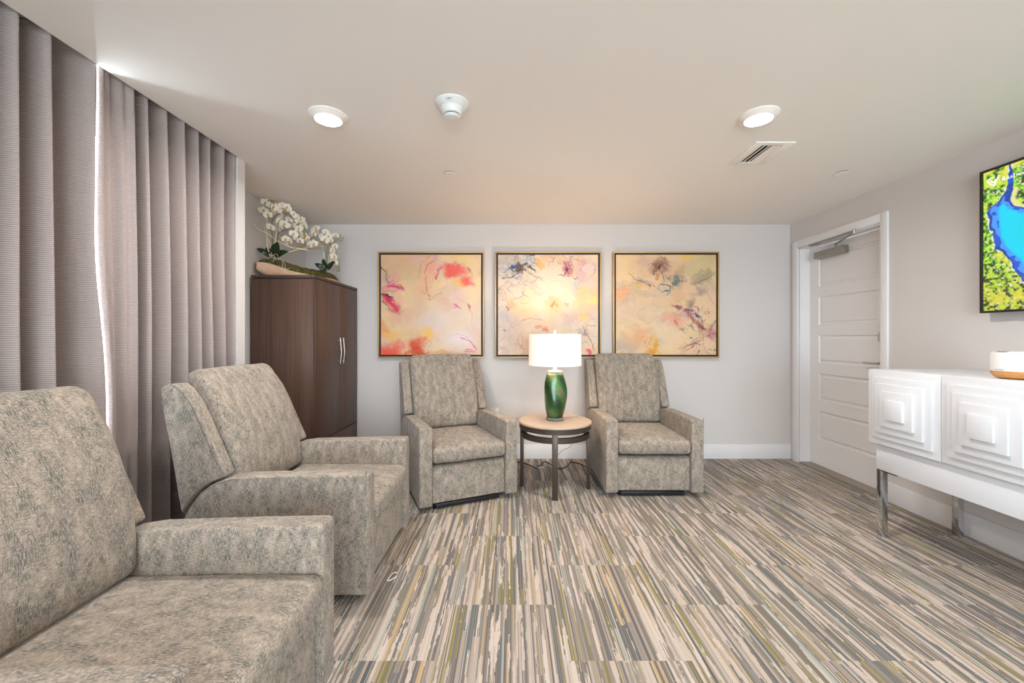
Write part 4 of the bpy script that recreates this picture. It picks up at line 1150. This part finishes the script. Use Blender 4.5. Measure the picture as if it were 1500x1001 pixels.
# ------------------------------------------------------------------ ceiling fixtures
def downlight(x, y, label):
    t = thing('ceiling_light', label, 'ceiling light', (x, y, H), group='round ceiling lights')
    lathe('trim_ring', [(.098, 0), (.098, -.005), (.092, -.009), (.071, -.024), (.067, -.024), (.067, -.004)], M['ceiling'], t, 64, close=True)
    lathe('lens', [(.0665, -.004), (.0665, -.0235), (.055, -.0245)], M['lens'], t, 64)
    L = bpy.data.lights.new('downlight', 'AREA'); L.shape = 'DISK'; L.size = .14; L.energy = DL; L.color = (1, .95, .90); L.spread = R(170)
    o = bpy.data.objects.new('downlight_lamp', L); link(o, t); o.location = (0, 0, -.030)
DL = 19
downlight(-.976, 2.14, 'round lit ceiling light above the recliners on the left')
downlight(1.31, 2.14, 'round lit ceiling light beside the ceiling air vent')
downlight(-.976, -.6, 'round lit ceiling light behind the camera, near the curtains')
downlight(1.31, -.6, 'round lit ceiling light behind the camera, over the console side')

sd_ = thing('smoke_detector', 'white conical smoke detector on the ceiling between the two round lights', 'smoke detector', (-.302, 2.03, H))
lathe('base_ring', [(.086, 0), (.086, -.006), (.080, -.012), (.062, -.026)], M['white_plastic'], sd_, 64)
lathe('sensor_head', [(.060, -.026), (.054, -.034), (.046, -.055), (.040, -.058)], M['white_plastic'], sd_, 48)
lathe('vent_slot', [(.037, -.058), (.037, -.063)], M['gap'], sd_, 48)
lathe('bottom_cap', [(.040, -.063), (.041, -.068), (.034, -.074), (.01, -.076)], M['white_plastic'], sd_, 48)
bx_ = box('backing_plate', -.075, .01, .02, .10, -.004, 0, M['white_plastic'], sd_, .001)
tx = text('I·BPT', .013, (-.017, -.0735, -.0205), (R(143), 0, 0), sd_, M['grey_plastic'], .0002)
sp = []
for x, y, lb in ((-.441, 2.89, 'small flush sprinkler cover on the ceiling above the left painting'), (2.36, 2.88, 'small flush sprinkler cover on the ceiling near the white door')):
    s = thing('sprinkler_cover', lb, 'sprinkler', (x, y, H), group='sprinkler covers')
    lathe('cover_disc', [(.044, -.006), (.044, -.009), (.040, -.010)], M['ceiling'], s, 40)
    lathe('cup', [(.036, .001), (.036, -.0065)], M['gap'], s, 32)

vt = thing('air_vent', 'white rectangular air vent with dark slots in the ceiling', 'vent', (1.588, 2.575, H))
vw, vl = .12, .155
boxes('vent_frame', [(-vw, -.062, -vl, vl, -.008, 0), (.062, vw, -vl, vl, -.008, 0), (-.062, .062, -vl, -.118, -.008, 0), (-.062, .062, .118, vl, -.008, 0)], M['ceiling'], vt, .002)
box('duct', -.062, .062, -.118, .118, -.0012, -.0002, M['gap'], vt)
for k in range(4):
    xx = -.045 + k * .030
    s = box('vent_slat', -.0105, .0105, -.117, .117, -.0008, .0008, M['ceiling'], vt); s.location = (xx, 0, -.0070); s.rotation_euler = (0, R(-24 if k < 2 else 24), 0)

# ------------------------------------------------------------------ light
def area(name, loc_, rot, sx, sy, e, col, spread=180):
    L = bpy.data.lights.new(name, 'AREA'); L.shape = 'RECTANGLE'; L.size = sx; L.size_y = sy; L.energy = e; L.color = col; L.spread = R(spread)
    o = bpy.data.objects.new(name, L); link(o); o.location = loc_; o.rotation_euler = rot; return o
# daylight through the window behind the camera and the window behind the curtains
area('daylight_front', ((FX0 + FX1) / 2, YF - .25, (FZ0 + FZ1) / 2), (R(90), 0, 0), FX1 - FX0 - .1, FZ1 - FZ0 - .1, 165, (.80, .93, 1.0))
area('daylight_side', (-2.5, (WY0 + WY1) / 2, (WZ0 + WZ1) / 2), (0, R(-90), 0), WZ1 - WZ0, WY1 - WY0, 700, (.78, .92, 1.0))
# lamp bulb
L = bpy.data.lights.new('lamp_bulb', 'POINT'); L.energy = 13.5; L.color = (1.0, .78, .58); L.shadow_soft_size = .03
o = bpy.data.objects.new('lamp_bulb', L); link(o, lp); o.location = (0, 0, .63)

w = bpy.data.worlds.new('World'); sc.world = w; w.use_nodes = True
bg = w.node_tree.nodes['Background']; bg.inputs[0].default_value = (.80, .92, 1, 1); bg.inputs[1].default_value = 4.0

# ------------------------------------------------------------------ camera
cam = bpy.data.cameras.new('camera'); co = bpy.data.objects.new('camera', cam); link(co)
cam.sensor_width = 36; cam.lens = 590 / 1500 * 36; cam.clip_start = .02
co.location = (0, 0, 1.26); co.rotation_euler = (R(90), 0, 0)
cam.shift_y = -5.5 / 1500
sc.camera = co
sc.view_settings.view_transform = 'Standard'; sc.view_settings.look = 'None'
sc.view_settings.gamma = 1; sc.view_settings.use_curve_mapping = False
sc.view_settings.exposure = 0.34
sc.cycles.max_bounces = 10; sc.cycles.diffuse_bounces = 6; sc.cycles.glossy_bounces = 4
sc.cycles.use_denoising = True
sc.cycles.sample_clamp_indirect = 6
